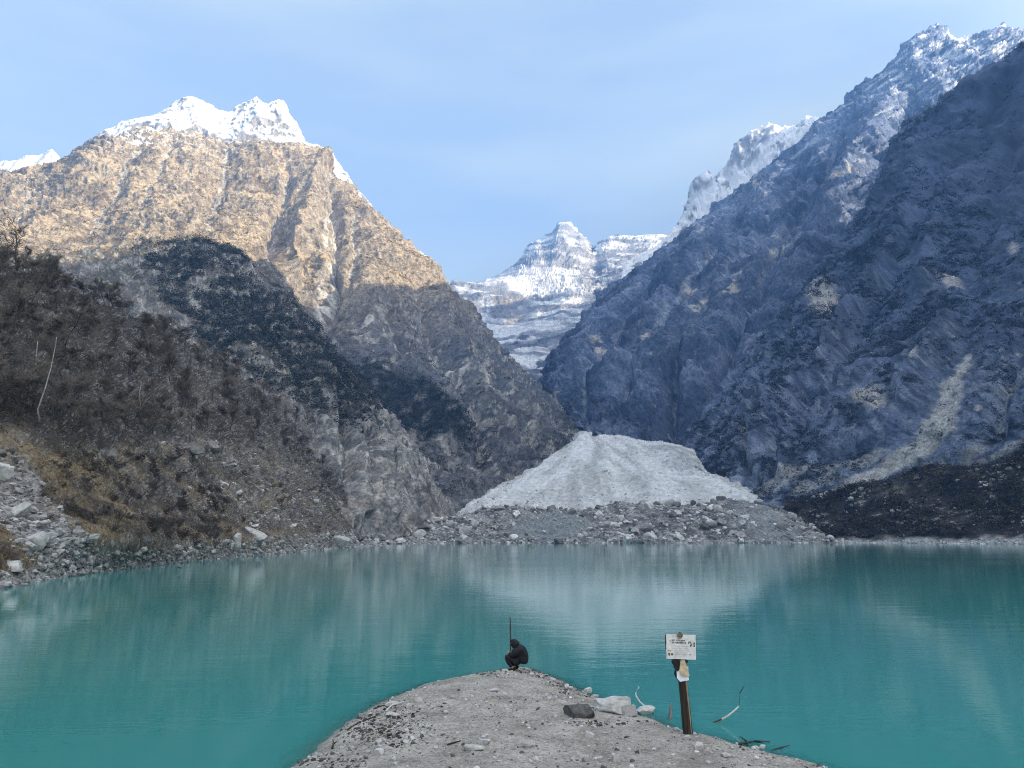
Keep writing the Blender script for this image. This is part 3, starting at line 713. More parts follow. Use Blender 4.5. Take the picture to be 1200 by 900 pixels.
def merged_rocks(name, pts, sizes, mat, label, seed=0, sub=1, flat=(1, .85, .6), group=None, cols=None):
    r = np.random.default_rng(seed)
    protos = [rock(900 + seed * 31 + k, sub, (1, r.uniform(.6, .95), r.uniform(.4, .75)), 6, .08) for k in range(10)]
    VV, FF, CC, off_ = [], [], [], 0
    for i, (p, s) in enumerate(zip(pts, sizes)):
        V, Fq = protos[r.integers(10)]
        a, b, c = r.uniform(0, 6.28), r.uniform(-.5, .5), r.uniform(-.5, .5)
        M = np.array(Matrix.Rotation(a, 3, 'Z') @ Matrix.Rotation(b, 3, 'X') @ Matrix.Rotation(c, 3, 'Y'))
        VV.append((V * s) @ M.T + np.asarray(p)); FF.append(Fq + off_); off_ += len(V)
        CC.append(np.tile(cols[i], (len(V), 1)))
    o = new_mesh(name, np.concatenate(VV), np.concatenate(FF), mat, smooth=False, col=np.concatenate(CC))
    tag(o, label, name, None, 'stuff')
    return o
rubble_mat = terrain_mat('rubble_rock', 1.2, .5, .3, dist=.2)

def pick(PX, PY, P, N, mask, n, r, view=True):
    w_ = mask.copy()
    if view:
        V = -P + np.array([0, 0, CAMZ]); w_ = w_ * ((N * V).sum(-1) > 0)
    w_ = np.clip(w_, 0, None).ravel(); w_ = w_ / w_.sum()
    i = r.choice(w_.size, size=n, replace=True, p=w_)
    return i

def jit(P, idx, r, nu):
    """points inside random grid cells rather than on the vertices"""
    Q = P.reshape(-1, 3); nxt = np.clip(idx + 1, 0, len(Q) - 1); up = np.clip(idx + nu, 0, len(Q) - 1)
    a, b = r.uniform(0, .9, len(idx))[:, None], r.uniform(0, .9, len(idx))[:, None]
    return Q[idx] + a * (Q[nxt] - Q[idx]) + b * (Q[up] - Q[idx])

# ---- boulders of the far moraine
r = np.random.default_rng(5)
bm_protos = []
for k in range(12):
    V, Fq = rock(50 + k, 2, (1, r.uniform(.65, .95), r.uniform(.5, .85)), 9, .10)
    o = new_mesh('boulder', V, Fq, RM['dark_grey' if k % 4 == 1 else 'grey'], smooth=False); bm_protos.append(o)
vis = (IPY > 583) & (IPY < 637) & (IPX > 424) & (IPX < 990)
hump = 1 - ell(IPX, IPY, 645, 618, 50, 16, -4) * .93
hump *= 1 - ell(IPX, IPY, 895, 610, 40, 20, 20) * .6
idx = pick(IPX, IPY, IP, IN, vis * hump, 262, r)
pts = jit(IP, idx, r, IP.shape[1])
for i, p in enumerate(pts):
    o = bm_protos[i] if i < 12 else bm_protos[i % 12].copy()
    if i >= 12: COL.objects.link(o)
    s = 1.5 + 2.0 * r.pareto(2.3)
    s = min(s, 5.2)
    drop(o, (p[0], p[1], p[2] + s * .15), (r.uniform(-.5, .5), r.uniform(-.5, .5), r.uniform(0, 6.28)), s)
    tag(o, 'angular grey boulder in the moraine rubble along the far shore', 'boulder', 'boulders of the far moraine')
for i in range(24):
    c_ = int(r.integers(150, 560)); p = IP[np.argmax(IP[:, c_, 2]), c_]; o = bm_protos[(1, 5, 9)[i % 3]].copy(); COL.objects.link(o)
    s = r.uniform(1.6, 3.6); drop(o, (p[0], p[1] - r.uniform(0, 9), p[2] - r.uniform(-.5, 2.5)), (r.uniform(-.6, .6), r.uniform(-.6, .6), r.uniform(0, 6.28)), s)
    tag(o, 'dark grey block on the skyline crest of the moraine', 'boulder', 'dark blocks along the moraine crest')
# the few that stand out
for (px, py, Y, s, mat, lab, dm) in (
    (846, 586, 618, 4.6, 'dark', 'dark block perched on the skyline of the moraine', (1, .8, .75)),
    (812, 590, 618, 3.4, 'dark', 'dark leaning block left of the highest moraine block', (1.1, .7, .8)),
    (872, 612, 585, 5.2, 'grey', 'big cracked boulder in the face of the moraine, above the water', (1, .9, 1.1)),
    (610, 600, 608, 4.6, 'dark', 'dark flat boulder on the moraine crest below the fan', (1.3, .9, .6)),
    (497, 618, 545, 3.4, 'dark', 'dark flat boulder on the pale shingle left of the moraine', (1.5, .9, .5)),
    (655, 634, 540, 4.4, 'dark', 'low dark slab at the waterline under the smooth mud hump', (2.0, .9, .45)),
    (745, 622, 565, 3.6, 'pale', 'pale block low in the middle of the moraine', (1, .8, .7)),
):
    V, Fq = rock(int(px * 7 + py), 3, dm, 10, .10); p = at(px, py, Y)
    o = new_mesh('boulder', V, Fq, RM[mat], smooth=False); drop(o, p, (0.15, -.1, px), s); tag(o, lab, 'boulder')
idx = pick(IPX, IPY, IP, IN, ((IPX > 415) & (IPX < 1000)) * (IPY < 640) * (hump * .95 + .05), 4200, r)
pts = jit(IP, idx, r, IP.shape[1])
cols = (r.uniform(.08, .55, (len(pts), 1)) * np.array([1, .985, .955])).clip(.07, .55)
merged_rocks('rubble', pts, np.clip(.6 + .7 * r.pareto(3, len(pts)), 0, 2.4), rubble_mat, 'grey broken rubble covering the far moraine', 3, cols=cols)

idx = pick(HPX, HPY, HP, HN, (HPY > 520) * (.10 + sstep(575, 600, HPY) + .5 * ell(HPX, HPY, 560, 590, 40, 16, -30)), 1300, r)
pts = jit(HP, idx, r, HP.shape[1])
merged_rocks('rubble', pts, np.clip(.35 + .45 * r.pareto(2.6, len(pts)), 0, 1.8), rubble_mat, 'scattered rocks melting out of the pale fan', 5, cols=r.uniform(.12, .40, (len(pts), 1)) * np.ones(3))
# ---- shingle and boulders of the left shore
idx = pick(APX, APY, AP, AN, (ell(APX, APY, 55, 625, 80, 32, 40) + .35 * ell(APX, APY, 15, 575, 30, 45, -25)
      + 1.0 * (np.interp(APX, [s[0] for s in shore], [s[1] for s in shore]) - APY < 20) * (AP[..., 2] > -.15)) * (AP[..., 2] > -.2) * (APX > -60), 5200, r)
pts = jit(AP, idx, r, AP.shape[1])
cols = r.uniform(.10, .36, (len(pts), 1)) * np.array([1, .98, .95])
merged_rocks('shingle', pts, np.clip(.10 + .11 * r.pareto(2.2, len(pts)), 0, .55) * (.6 + pts[:, 1] / 160), rubble_mat, 'loose grey shingle along the left shore', 4, cols=cols)
idx = pick(APX, APY, AP, AN, (ell(APX, APY, 310, 590, 70, 34, 10) + ell(APX, APY, 250, 530, 70, 14, 15) + ell(APX, APY, 385, 585, 22, 50, -20)) * 1.0, 520, r)
pts = jit(AP, idx, r, AP.shape[1])
cols = r.uniform(.14, .5, (len(pts), 1)) * np.array([1, .98, .94])
merged_rocks('rubble', pts, np.clip(.3 + .35 * r.pareto(2.4, len(pts)), 0, 1.5), rubble_mat, 'grey rock pieces lying on the left slope above the water', 6, cols=cols)

def slope_point(px, py):
    d = (APX - px) ** 2 + (APY - py) ** 2 + ((AN * (np.array([0, 0, CAMZ]) - AP)).sum(-1) < 0) * 1e6
    k = int(np.argmin(d)); return AP.reshape(-1, 3)[k]
used_b = []
for (px, py, s, dm, mat, lab, rot) in (
    (2, 553, 1.7, (1.2, .8, .8), 'pale', 'pointed pale boulder high on the scree at the left edge of the photo', .4),
    (27, 594, 1.25, (1.35, .8, .62), 'pale', 'largest pale slab on the left scree, long and tilted', -.5),
    (45, 638, 1.2, (1.0, .8, .9), 'pale', 'pale upright wedge shaped boulder low on the left scree', -.6),
    (57, 604, .8, (1.3, .8, .45), 'grey', 'flat grey slab just right of the largest pale slab', -.3),
    (15, 577, .75, (1.5, .8, .5), 'pale', 'flat pale stone between the pointed boulder and the largest slab', -.1),
    (59, 628, .7, (1.4, .9, .55), 'pale', 'small pale oval boulder in the middle of the left scree', -.3),
    (110, 627, .8, (1.5, .9, .5), 'pale', 'flat pale stone at the edge of the dry grass right of the scree', -.2),
    (14, 665, .95, (1.4, .9, .6), 'grey', 'broad grey boulder near the water at the left edge of the photo', .2),
    (25, 690, .8, (2.3, .8, .4), 'dark', 'long dark slab half in the water at the far left shore', .12),
    (297, 628, 2.2, (1.6, .9, .7), 'pale', 'light topped ledge of rock above a black hollow by the water', .2),
    (277, 640, 1.7, (.5, .6, 1.4), 'pale', 'narrow pale rock standing upright at the waterline', .05),
    (395, 634, 3.2, (1.5, .9, .62), 'pale', 'large pale boulder on the shore just left of the cliff point', .25),
    (250, 524, 2.6, (1.3, .8, .8), 'dark_grey', 'blocky grey outcrop stone under the bare trees', .1),
    (222, 532, 2.4, (1.3, .8, .7), 'dark_grey', 'left one of two grey outcrop stones under the bare trees', -.1),
):
    p = slope_point(px, py)
    V, Fq = rock(int(px * 13 + py), 3, dm, 9, .10); o = new_mesh('boulder', V, Fq, RM[mat], smooth=False)
    drop(o, (p[0], p[1], p[2] + .25 * s * dm[2]), (.12, rot, (px * .7) % .6 - .3), s); tag(o, lab, 'boulder')
idx = pick(APX, APY, AP, AN, (ell(APX, APY, 55, 625, 75, 30, 40) + .6 * ell(APX, APY, 15, 575, 28, 40, -25) + .35 * ell(APX, APY, 90, 664, 130, 10, -8)) * (AP[..., 2] > .1) * (APX > -20), 75, r)
pts = jit(AP, idx, r, AP.shape[1])
sh_protos = []
for i, p in enumerate(pts):
    if i < 8:
        V, Fq = rock(300 + i, 2, (1, r.uniform(.6, .9), r.uniform(.4, .7)), 8, .1); o = new_mesh('boulder', V, Fq, RM['stone' if i % 2 else 'dark_grey'], smooth=False); sh_protos.append(o)
    else:
        o = sh_protos[i % 8].copy(); COL.objects.link(o)
    drop(o, p, (r.uniform(-.4, .4), r.uniform(-.4, .4), r.uniform(0, 6.28)), float(np.clip(.28 + .25 * r.pareto(2.5), 0, .9)))
    tag(o, 'smaller loose grey boulder on the scree of the left shore', 'boulder', 'small boulders on the left scree')
idx = pick(GPX, GPY, GP, GN, (GPX > 940) * (GPX < 1215) * (GPY < 632) * sstep(.0, .3, fbm(GP / 30, 3, seed=149)), 420, r)
pts = jit(GP, idx, r, GP.shape[1])
merged_rocks('rubble', pts + np.array([0, -1.5, 1.0]), np.clip(.5 + .7 * r.pareto(2.4, len(pts)), 0, 2.6), rubble_mat, 'grey rocks showing between the dark scrub of the right bank', 7, cols=r.uniform(.14, .4, (len(pts), 1)) * np.array([1, .97, .93]))
# waterline stones of the right bank
t = r.uniform(0, 1, 420); pxs = 975 + t * 240; pys = np.interp(pxs, [975, 1080, 1220], [634.5, 635.5, 638]) + r.normal(0, 1.0, 420)
pts = np.array([on_z(a, max(b, 633.9), 0) for a, b in zip(pxs, pys)]); pts = pts[pts[:, 1] < 640]
d_ = np.array([GP.reshape(-1, 3)[np.argmin(np.abs(GPX - a) + np.abs(GPY - b) * 3)] for a, b in zip(pxs, pys)])
d_[:, 2] = np.clip(d_[:, 2], -.2, 3)
merged_rocks('rubble', d_, r.uniform(.4, 1.5, len(d_)), rubble_mat, 'pale stones lining the waterline under the dark right bank', 8, cols=r.uniform(.2, .5, (len(d_), 1)) * np.ones(3))

# ------------------------------------------------------------------ stones on the spit
def put_rock(name, px, py, wpx, dims, mat, label, seed, cat='stone', rot=0.0, sub=3, sink=.25, group=None, tilt=(0, 0), cuts=8, rough=.06):
    p = hit(px, py); s = wpx / F * math.hypot(p.y, p.x) / 2
    V, Fq = rock(seed, sub, dims, cuts, rough); o = new_mesh(name, V, Fq, mat, smooth=False)
    drop(o, (p.x, p.y, p.z + s * dims[2] * (1 - 2 * sink)), (tilt[0], tilt[1], rot), s)
    tag(o, label, cat, group)
    return o
put_rock('boulder', 715, 834, 48, (1, .72, .46), RM['pale'], 'large pale rounded boulder on the right edge of the spit', 17, 'boulder', .1, 4, .28, cuts=16, rough=.10)
put_rock('boulder', 681, 839, 40, (1, .6, .5), RM['dark'], 'dark faced block against the front of the large pale boulder', 12, 'boulder', -.05, 4, .34, cuts=18, rough=.05)
put_rock('boulder', 735, 838, 26, (1, .7, .55), RM['stone'], 'grey wedge of rock at the right end of the large pale boulder', 15, 'boulder', .6, 3, .2)
put_rock('boulder', 758, 838, 22, (1, .7, .6), RM['pale'], 'light stone at the foot of the curved white branch', 13, 'stone', .5, 3, .2)
for (px, py, wp, dm, mt, lab, sd_) in (
    (556, 879, 25, (1, .55, .34), 'pale', 'brick shaped pale stone lying flat at the front of the spit', 21),
    (567, 872, 16, (1, .7, .5), 'pale', 'rounded pale stone touching the brick shaped one', 22),
    (620, 875, 18, (1, .8, .6), 'stone', 'grey stone with a dark underside in the middle of the front of the spit', 23),
    (820, 879, 13, (1, .8, .8), 'pale', 'round white stone in front of the signpost, right of it', 24),
    (886, 877, 7, (1, .8, .8), 'pale', 'left one of two small white stones beside the dark twigs', 25),
    (893, 878, 8, (1, .8, .9), 'pale', 'right one of two small white stones beside the dark twigs', 26),
    (990, 897, 9, (1, .8, .7), 'pale', 'white pebble at the lower right end of the spit', 27),
    (804, 860, 9, (1, .8, .6), 'pale', 'small pale stone at the foot of the signpost', 28),
    (851, 887, 12, (1, .8, .5), 'pale', 'flat light stone at the front, far right of the signpost', 29),
    (459, 827, 16, (1, .5, .4), 'pale', 'long pale stone on the left edge of the spit', 30),
    (460, 839, 15, (1, .5, .35), 'pale', 'flat leaf shaped pale stone among the dark debris on the left', 31),
    (479, 829, 7, (1, .8, .8), 'pale', 'small round white stone at the upper left edge of the spit', 32),
    (475, 848, 8, (1, .8, .8), 'pale', 'white stone in the dark debris on the left side of the spit', 33),
    (445, 884, 12, (1, .7, .6), 'stone', 'grey stone at the lower left of the spit below the dark debris', 34),
    (579, 810, 11, (1, .7, .4), 'stone', 'low grey stone on the middle of the spit left of the crouching person', 35),
    (632, 781, 7, (1, .8, .6), 'pale', 'white stone at the waterline right of the crouching person', 36),
    (688, 812, 11, (1, .8, .7), 'pale', 'pale stone on the waterline just above the large pale boulder', 37),
    (697, 819, 10, (1, .8, .7), 'pale', 'pale stone touching the back of the large pale boulder', 38),
    (592, 787, 8, (1, .7, .5), 'pale', 'white stone at the feet of the crouching person', 39),
    (684, 888, 13, (1, .7, .4), 'pale', 'flat light stone at the bottom of the photo below the large boulder', 40),
):
    put_rock('stone', px, py, wp, dm, RM[mt], lab, sd_, 'stone', (sd_ * 1.7) % .8 - .4, 2 if wp < 12 else 3, .2)
st_protos = []
k = 0
edge_r = [(640, 790), (665, 801), (690, 815), (720, 830)]
while k < 190:
    if k < 34: px = r.normal(462, 32); py = 845 + r.normal(0, 15)
    elif k < 62: q = r.uniform(0, 1); px = 615 + q * 75 + r.normal(0, 3); py = 786 + q * 27 + abs(r.normal(0, 3))
    elif k < 80: px = r.uniform(740, 960); py = 850 + (px - 740) * .2 + r.uniform(0, 18)
    else: px = r.uniform(380, 900); py = r.uniform(810, 897)
    p = hit(px, py)
    if float(poly_sd(np.array([p.x]), np.array([p.y]))[0]) < .05: continue
    if k < 9:
        V, Fq = rock(400 + k, 2, (1, r.uniform(.6, .95), r.uniform(.45, .8)), 7, .05); o = new_mesh('stone', V, Fq, RM['stone'], smooth=False); st_protos.append(o)
    else: o = st_protos[k % 9].copy(); COL.objects.link(o)
    s = float(np.clip(.028 + .03 * r.pareto(2.4), 0, .11))
    drop(o, (p.x, p.y, p.z + s * .2), (r.uniform(-.3, .3), r.uniform(-.3, .3), r.uniform(0, 6.28)), s)
    tag(o, 'small grey stone scattered on the gravel spit', 'stone', 'small stones on the spit'); k += 1
n = 6000
gx = r.uniform(-6, 8, n * 2); gy = r.uniform(10.5, 25.5, n * 2)
sdv = poly_sd(gx, gy); ok = (sdv > .0) & (r.uniform(0, 1, n * 2) < .35 + .65 * sstep(-.1, .35, fbm(np.stack([gx, gy, gx * 0], -1) / 1.2, 3, seed=240)))
gx, gy = gx[ok], gy[ok]; pts = np.stack([gx, gy, spit_height(gx, gy) + .004], -1)
cols = np.where(r.uniform(0, 1, (len(pts), 1)) < .35, r.uniform(.05, .12, (len(pts), 1)), r.uniform(.22, .50, (len(pts), 1))) * np.array([1, .98, .95])
merged_rocks('gravel', pts, np.clip(.009 + .011 * r.pareto(2.0, len(pts)), 0, .06), attr_mat('gravel_grain'), 'fine grey gravel and dark grit on the spit', 9, cols=cols)
# dark drift litter: left edge and the waterline right of the person
pp = []
for _ in range(900): pp.append((r.normal(452, 26), 850 + r.normal(0, 15)))
for _ in range(520): q = r.uniform(0, 1); pp.append((612 + q * 85 + r.normal(0, 4), 785 + q * 30 + r.normal(-1, 3)))
for _ in range(120): q = r.uniform(0, 1); pp.append((560 + q * 40 + r.normal(0, 4), 790 - q * 5 + r.normal(0, 2)))
for _ in range(120): pp.append((700 + r.normal(0, 22), 845 + abs(r.normal(0, 3))))
for _ in range(70): pp.append((425 + r.normal(0, 8), 858 + r.normal(0, 3)))
for _ in range(160): pp.append((350 + r.uniform(0, 80), 893 + r.normal(0, 4)))
pts = np.array([hit(a, b) for a, b in pp])
merged_rocks('litter', pts, np.clip(.010 + .014 * r.pareto(2, len(pts)), 0, .06), attr_mat('dark_litter'), 'dark drift litter of rotten wood and mud on the spit edges', 10,
    cols=r.uniform(.025, .11, (len(pts), 1)) * np.array([1, .93, .87]))

# ------------------------------------------------------------------ driftwood
def tube(pts, rads, ns=7, seed=0, wob=.0):
    pts = [Vector(p) for p in pts]; n = len(pts); V = []; Fq = []
    rr = random.Random(seed)
    up = Vector((0.3, .2, 1)).normalized()
    for i, p in enumerate(pts):
        d = (pts[min(i + 1, n - 1)] - pts[max(i - 1, 0)]).normalized()
        a = d.cross(up if abs(d.dot(up)) < .95 else Vector((1, 0, 0))).normalized(); b = d.cross(a)
        for k in range(ns):
            t_ = 2 * math.pi * k / ns; q = rads[i] * (1 + wob * rr.uniform(-1, 1))
            V.append(p + a * math.cos(t_) * q + b * math.sin(t_) * q)
    for i in range(n - 1):
        for k in range(ns):
            Fq.append((i * ns + k, i * ns + (k + 1) % ns, (i + 1) * ns + (k + 1) % ns, (i + 1) * ns + k))
    c0, c1 = len(V), len(V) + 1; V += [pts[0], pts[-1]]
    for k in range(ns):
        Fq.append((c0, (k + 1) % ns, k, c0)); Fq.append((c1, (n - 1) * ns + k, (n - 1) * ns + (k + 1) % ns, c1))
    return np.array([v[:] for v in V]), Fq

def mesh_from(name, V, Fq, mat, parent=None, smooth=True):
    m = bpy.data.meshes.new(name)
    fs = [tuple(dict.fromkeys(f)) for f in Fq]
    m.from_pydata([tuple(v) for v in V], [], fs); m.update()
    for p in m.polygons: p.use_smooth = smooth
    m.materials.append(mat); o = bpy.data.objects.new(name, m); COL.objects.link(o)
    if parent: o.parent = parent
    return o

def join(parts):
    VV, FF, o_ = [], [], 0
    for V, Fq in parts:
        VV.append(np.asarray(V)); FF += [tuple(i + o_ for i in f) for f in Fq]; o_ += len(V)
    return np.concatenate(VV), FF

wood_pale = noisy_mat('bleached_driftwood', (.42, .40, .37), (.68, .66, .62), 6, .8, .4, .01)
wood_dark = noisy_mat('dark_wet_wood', (.022, .018, .015), (.07, .058, .046), 9, .8, .5, .01)
wood_grey = noisy_mat('weathered_grey_wood', (.10, .095, .088), (.30, .285, .265), 8, .85, .5, .01, stretch=(1, 1, .3))
def stick(name, pts, rads, mat, label, cat='branch', seed=0):
    V, Fq = tube(pts, rads, 7, seed, .12); o = mesh_from(name, V, Fq, mat); tag(o, label, cat); return o
def air(px, py, Y): return Vector(at(px, py, Y))
b0 = hit(771, 838)
cur = [(772, 839), (764, 834), (757, 829), (750, 823), (745.5, 816), (745, 812), (747, 808), (749, 806), (747.5, 804)]
stick('branch', [air(px, py, b0.y + .02 * i) for i, (px, py) in enumerate(cur)], [.030, .028, .026, .024, .021, .019, .016, .013, .007], wood_pale, 'bleached white branch curling up in a hook by the pale boulder')
b0 = hit(785, 846)
sp_ = [(785, 847), (785, 840), (786, 834), (786, 829), (786.6, 823)]
stick('stump', [air(px, py, b0.y) for px, py in sp_], [.055, .05, .042, .03, .008], wood_grey, 'short grey splintered stump standing left of the signpost', 'stump')
wY = on_z(838, 846)[1]
bent = [(829, 849), (838, 846.5), (846, 843), (853, 839), (860, 833.5), (866, 827.5)]
main = stick('branch', [air(px, py, wY - .05 * i) for i, (px, py) in enumerate(bent)], [.012, .02, .024, .026, .022, .014], wood_pale, 'thin white bent branch rising out of the water right of the signpost')
V, Fq = join([tube([air(829.5, 848.5, wY - .03), air(838, 846.3, wY - .05), air(846, 842.8, wY - .1)], [.016, .023, .0265], 7, 3, .1),
              tube([air(866, 828, wY - .25), air(866.7, 819, wY - .27), air(867, 812, wY - .3)], [.006, .005, .005], 5),
              tube([air(866.6, 812.5, wY - .3), air(869.5, 808, wY - .31), air(871.8, 804, wY - .32)], [.009, .013, .006], 6)])
mesh_from('bark', V, Fq, wood_dark, main)
def twig(chains, label, seed):
    V, Fq = join([tube([hit_or(px, py, z) for px, py, z in ch], list(np.linspace(.022, .009, len(ch))), 6, seed, .15) for ch in chains])
    o = mesh_from('twig', V, Fq, wood_dark); tag(o, label, 'twig'); return o
def hit_or(px, py, dz):
    p = hit(px, py); p.z = max(p.z, -.03) + dz
    # keep the picture position while lifting off the ground
    q = on_z(px, py, p.z); return Vector(q)
twig([[(866, 872, .03), (876, 870, .06), (886, 868, .07), (902, 869, .05)], [(876, 870, .05), (873, 867, .12), (867, 863, .2)], [(884, 868, .05), (894, 871, .03), (899, 873, .0)]], 'dark forked twig at the water edge right of the signpost', 1)
twig([[(905, 880, .02), (915, 876, .05), (925, 873.5, .07)]], 'single dark twig sticking out over the water, far right of the signpost', 2)
twig([[(407, 855, .03), (420, 847, .05), (436, 841, .06), (443, 838, .02)]], 'dark root lying at the left waterline of the spit', 4)
twig([[(442, 829, .02), (452, 826, .05), (458, 824.5, .02)]], 'short dark stick at the upper left waterline of the spit', 5)
twig([[(389, 877, .02), (391, 871, .10), (390, 867, .16)], [(390, 872, .08), (395, 869, .12)]], 'small forked dark twig standing at the lower left waterline', 6)
stick('branch', [hit_or(424, 856, .0), air(424.3, 850, hit(424, 856).y), air(424, 845, hit(424, 856).y)], [.018, .014, .008], wood_pale, 'short pale peg standing in the dark debris on the left')
V, Fq = join([tube([hit_or(452, 833, .02), hit_or(460, 826, .12), hit_or(470, 823.5, .16), hit_or(474, 822, .1)], [.02, .025, .02, .01], 6)])
o = mesh_from('branch', V, Fq, wood_pale); tag(o, 'pale arched piece of driftwood on the upper left edge of the spit', 'branch')
twig([[(524, 873, .01), (532, 870, .015), (540, 868, .01)]], 'thin dark twig lying flat left of the brick shaped stone', 7)

# ------------------------------------------------------------------ signpost
def sign():
    base = hit(806, 860); Y = base.y; base.z -= .06
    root = bpy.data.objects.new('signpost', None); COL.objects.link(root); root.location = base
    tag(root, 'leaning dark wooden post with a white notice board by the water', 'signpost')
    m = Y / F * 1.0
    def loc(px, py, dy=0.0): return Vector(at(px, py, Y + dy)) - base
    # post: split timber, rough five sided section
    ax = [(806, 862), (804.5, 845), (802.5, 825), (800.5, 805), (798.5, 785), (796.5, 765), (795.5, 748)]
    V, Fq = tube([loc(px, py) for px, py in ax], [.107, .10, .096, .09, .086, .08, .075], 9, 4, .10)
    post = mesh_from('post', V, Fq, noisy_mat('old_timber', (.016, .013, .011), (.062, .048, .036), 10, .85, .8, .02, stretch=(1, 1, .15)), root, smooth=False)
    V, Fq = tube([loc(px + 4.6, py, -.075) for px, py in ax[:5]], [.004, .014, .024, .016, .02], 6, 8, .5)
    mesh_from('split_wood', V, Fq, noisy_mat('bare_split_wood', (.20, .15, .10), (.36, .28, .19), 14, .8, .5, .01, stretch=(1, 1, .2)), post, smooth=False)
    # board frame of reference
    c = loc(798, 758, -.11); cx, cz = c.x, c.z; by = c.y
    tl = R(2.2)
    ex = Vector((math.cos(tl), 0, -math.sin(tl))); ez = Vector((math.sin(tl) * .9, .04, math.cos(tl)))
    ez.normalize(); ey = ex.cross(ez) * -1
    if ey.y > 0: ey = -ey        # towards the viewer
    Wb, Hb = .312, .25
    def P(u, v, d): return c + ex * u + ez * v + ey * d
    def slab(u0, u1, v0, v1, d0, d1, seed=0, chip=.0, nu=14, nv=10):
        rr = random.Random(seed); top = []; V = []; Fq = []
        for j in range(nv + 1):
            for i in range(nu + 1):
                u = u0 + (u1 - u0) * i / nu; v = v0 + (v1 - v0) * j / nv
                if i in (0, nu): u += rr.uniform(-chip, chip)
                if j in (0, nv): v += rr.uniform(-chip, chip)
                V.append((u, v))
        n0 = len(V); VV = [P(u, v, d1) for u, v in V] + [P(u, v, d0) for u, v in V]
        ii = lambda i, j: j * (nu + 1) + i
        for j in range(nv):
            for i in range(nu):
                a, b, c_, d = ii(i, j), ii(i + 1, j), ii(i + 1, j + 1), ii(i, j + 1)
                Fq.append((a, b, c_, d)); Fq.append((n0 + d, n0 + c_, n0 + b, n0 + a))
        ring = [ii(i, 0) for i in range(nu + 1)] + [ii(nu, j) for j in range(1, nv + 1)] + [ii(i, nv) for i in range(nu - 1, -1, -1)] + [ii(0, j) for j in range(nv - 1, 0, -1)]
        for a, b in zip(ring, ring[1:] + ring[:1]): Fq.append((b, a, n0 + a, n0 + b))
        return VV, Fq
    V, Fq = slab(-Wb, Wb, -Hb, Hb, -.018, .012, 3, .005)
    board = mesh_from('board', V, Fq, noisy_mat('weathered_white_paint', (.50, .485, .46), (.74, .73, .71), 9, .75, .3, .006), root, smooth=False)
    V, Fq = slab(-Wb - .018, -Wb - .001, -Hb * .25, Hb - .01, -.03, .004, 5, .004, 2, 8)
    mesh_from('batten', V, Fq, wood_dark, board, smooth=False)
    ink = noisy_mat('faded_black_ink', (.03, .028, .026), (.09, .085, .08), 30, .8, 0, .001)
    ink2 = noisy_mat('washed_out_ink', (.34, .33, .33), (.46, .45, .44), 30, .8, 0, .001)
    rust = noisy_mat('rust_brown_ink', (.10, .045, .02), (.20, .09, .04), 30, .8, 0, .001)
    rr = random.Random(12)
    def box(u0, u1, v0, v1, d0=.0125, d1=.0155):
        V = [P(u, v, d) for d in (d0, d1) for u, v in ((u0, v0), (u1, v0), (u1, v1), (u0, v1))]
        return V, [(4, 5, 6, 7), (3, 2, 1, 0), (0, 1, 5, 4), (1, 2, 6, 5), (2, 3, 7, 6), (3, 0, 4, 7)]
    def words(u0, u1, v, h, bold, gap=.03):
        out = []; u = u0
        while u < u1 - .02:
            wl_ = min(rr.uniform(.04, .10), u1 - u)
            out.append(box(u, u + wl_, v + h * .80, v + h * (.80 + .2 * bold)))       # head line the letters hang from
            x = u + .004
            while x < u + wl_ - .004:
                w_ = rr.uniform(.004, .007) * bold; hh = rr.uniform(.45, .8) * h
                out.append(box(x, x + w_, v + h * .79 - hh, v + h * .79, .0125, .0150))
                if rr.random() < .6: out.append(box(x + w_, x + w_ + .006, v + h * .79 - hh, v + h * .79 - hh + .005 * bold, .0125, .0148))
                x += w_ + rr.uniform(.006, .010)
            u += wl_ + gap * rr.uniform(.3, .7)
        return out
    A = words(-.20, .10, .105, .034, 1.5) + words(-.19, .11, .058, .034, 1.5) + words(-.25, -.22, .10, .02, 1) + words(.17, .22, -.165, .022, 1)
    V, Fq = join(A); mesh_from('lettering', V, Fq, ink, board, smooth=False)
    B = []
    for v in (.0, -.045, -.09, -.13, -.165): B += words(-.20 + rr.uniform(0, .1), .12 + rr.uniform(0, .1), v, .022, .8)
    V, Fq = join(B); mesh_from('faint_lettering', V, Fq, ink2, board, smooth=False)
    V, Fq = join([box(.155, .175, .06, .115), box(.175, .205, .095, .115), box(.19, .21, .075, .10), box(.205, .225, .02, .075), box(.19, .215, .01, .045), box(.262, .292, .055, .10), box(.262, .295, .01, .045)])
    mesh_from('symbol', V, Fq, ink, board, smooth=False)
    V, Fq = join([box(-.285, -.255, -.095, -.08), box(-.245, -.215, -.095, -.08), box(-.275, -.235, -.17, -.135), box(-.265, -.245, -.19, -.165), box(-.215, -.175, -.168, -.135), box(-.205, -.185, -.185, -.16)])
    mesh_from('mark', V, Fq, rust, board, smooth=False)
    # carved disc standing over the top edge
    V = []; Fq = []; K = 18
    for d in (.014, .045):
        for k in range(K):
            a = 2 * math.pi * k / K; q = .062 * (1 + .07 * math.sin(3 * a + 1) + .05 * rr.uniform(-1, 1)); V.append(P(-.03 + q * math.cos(a), .235 + q * 1.12 * math.sin(a), d))
    Fq = [tuple(range(K, 2 * K)), tuple(range(K - 1, -1, -1))] + [(k, (k + 1) % K, K + (k + 1) % K, K + k) for k in range(K)]
    em = mesh_from('emblem', V, Fq, noisy_mat('carved_wood', (.10, .085, .06), (.30, .26, .19), 18, .8, .5, .01), board, smooth=False)
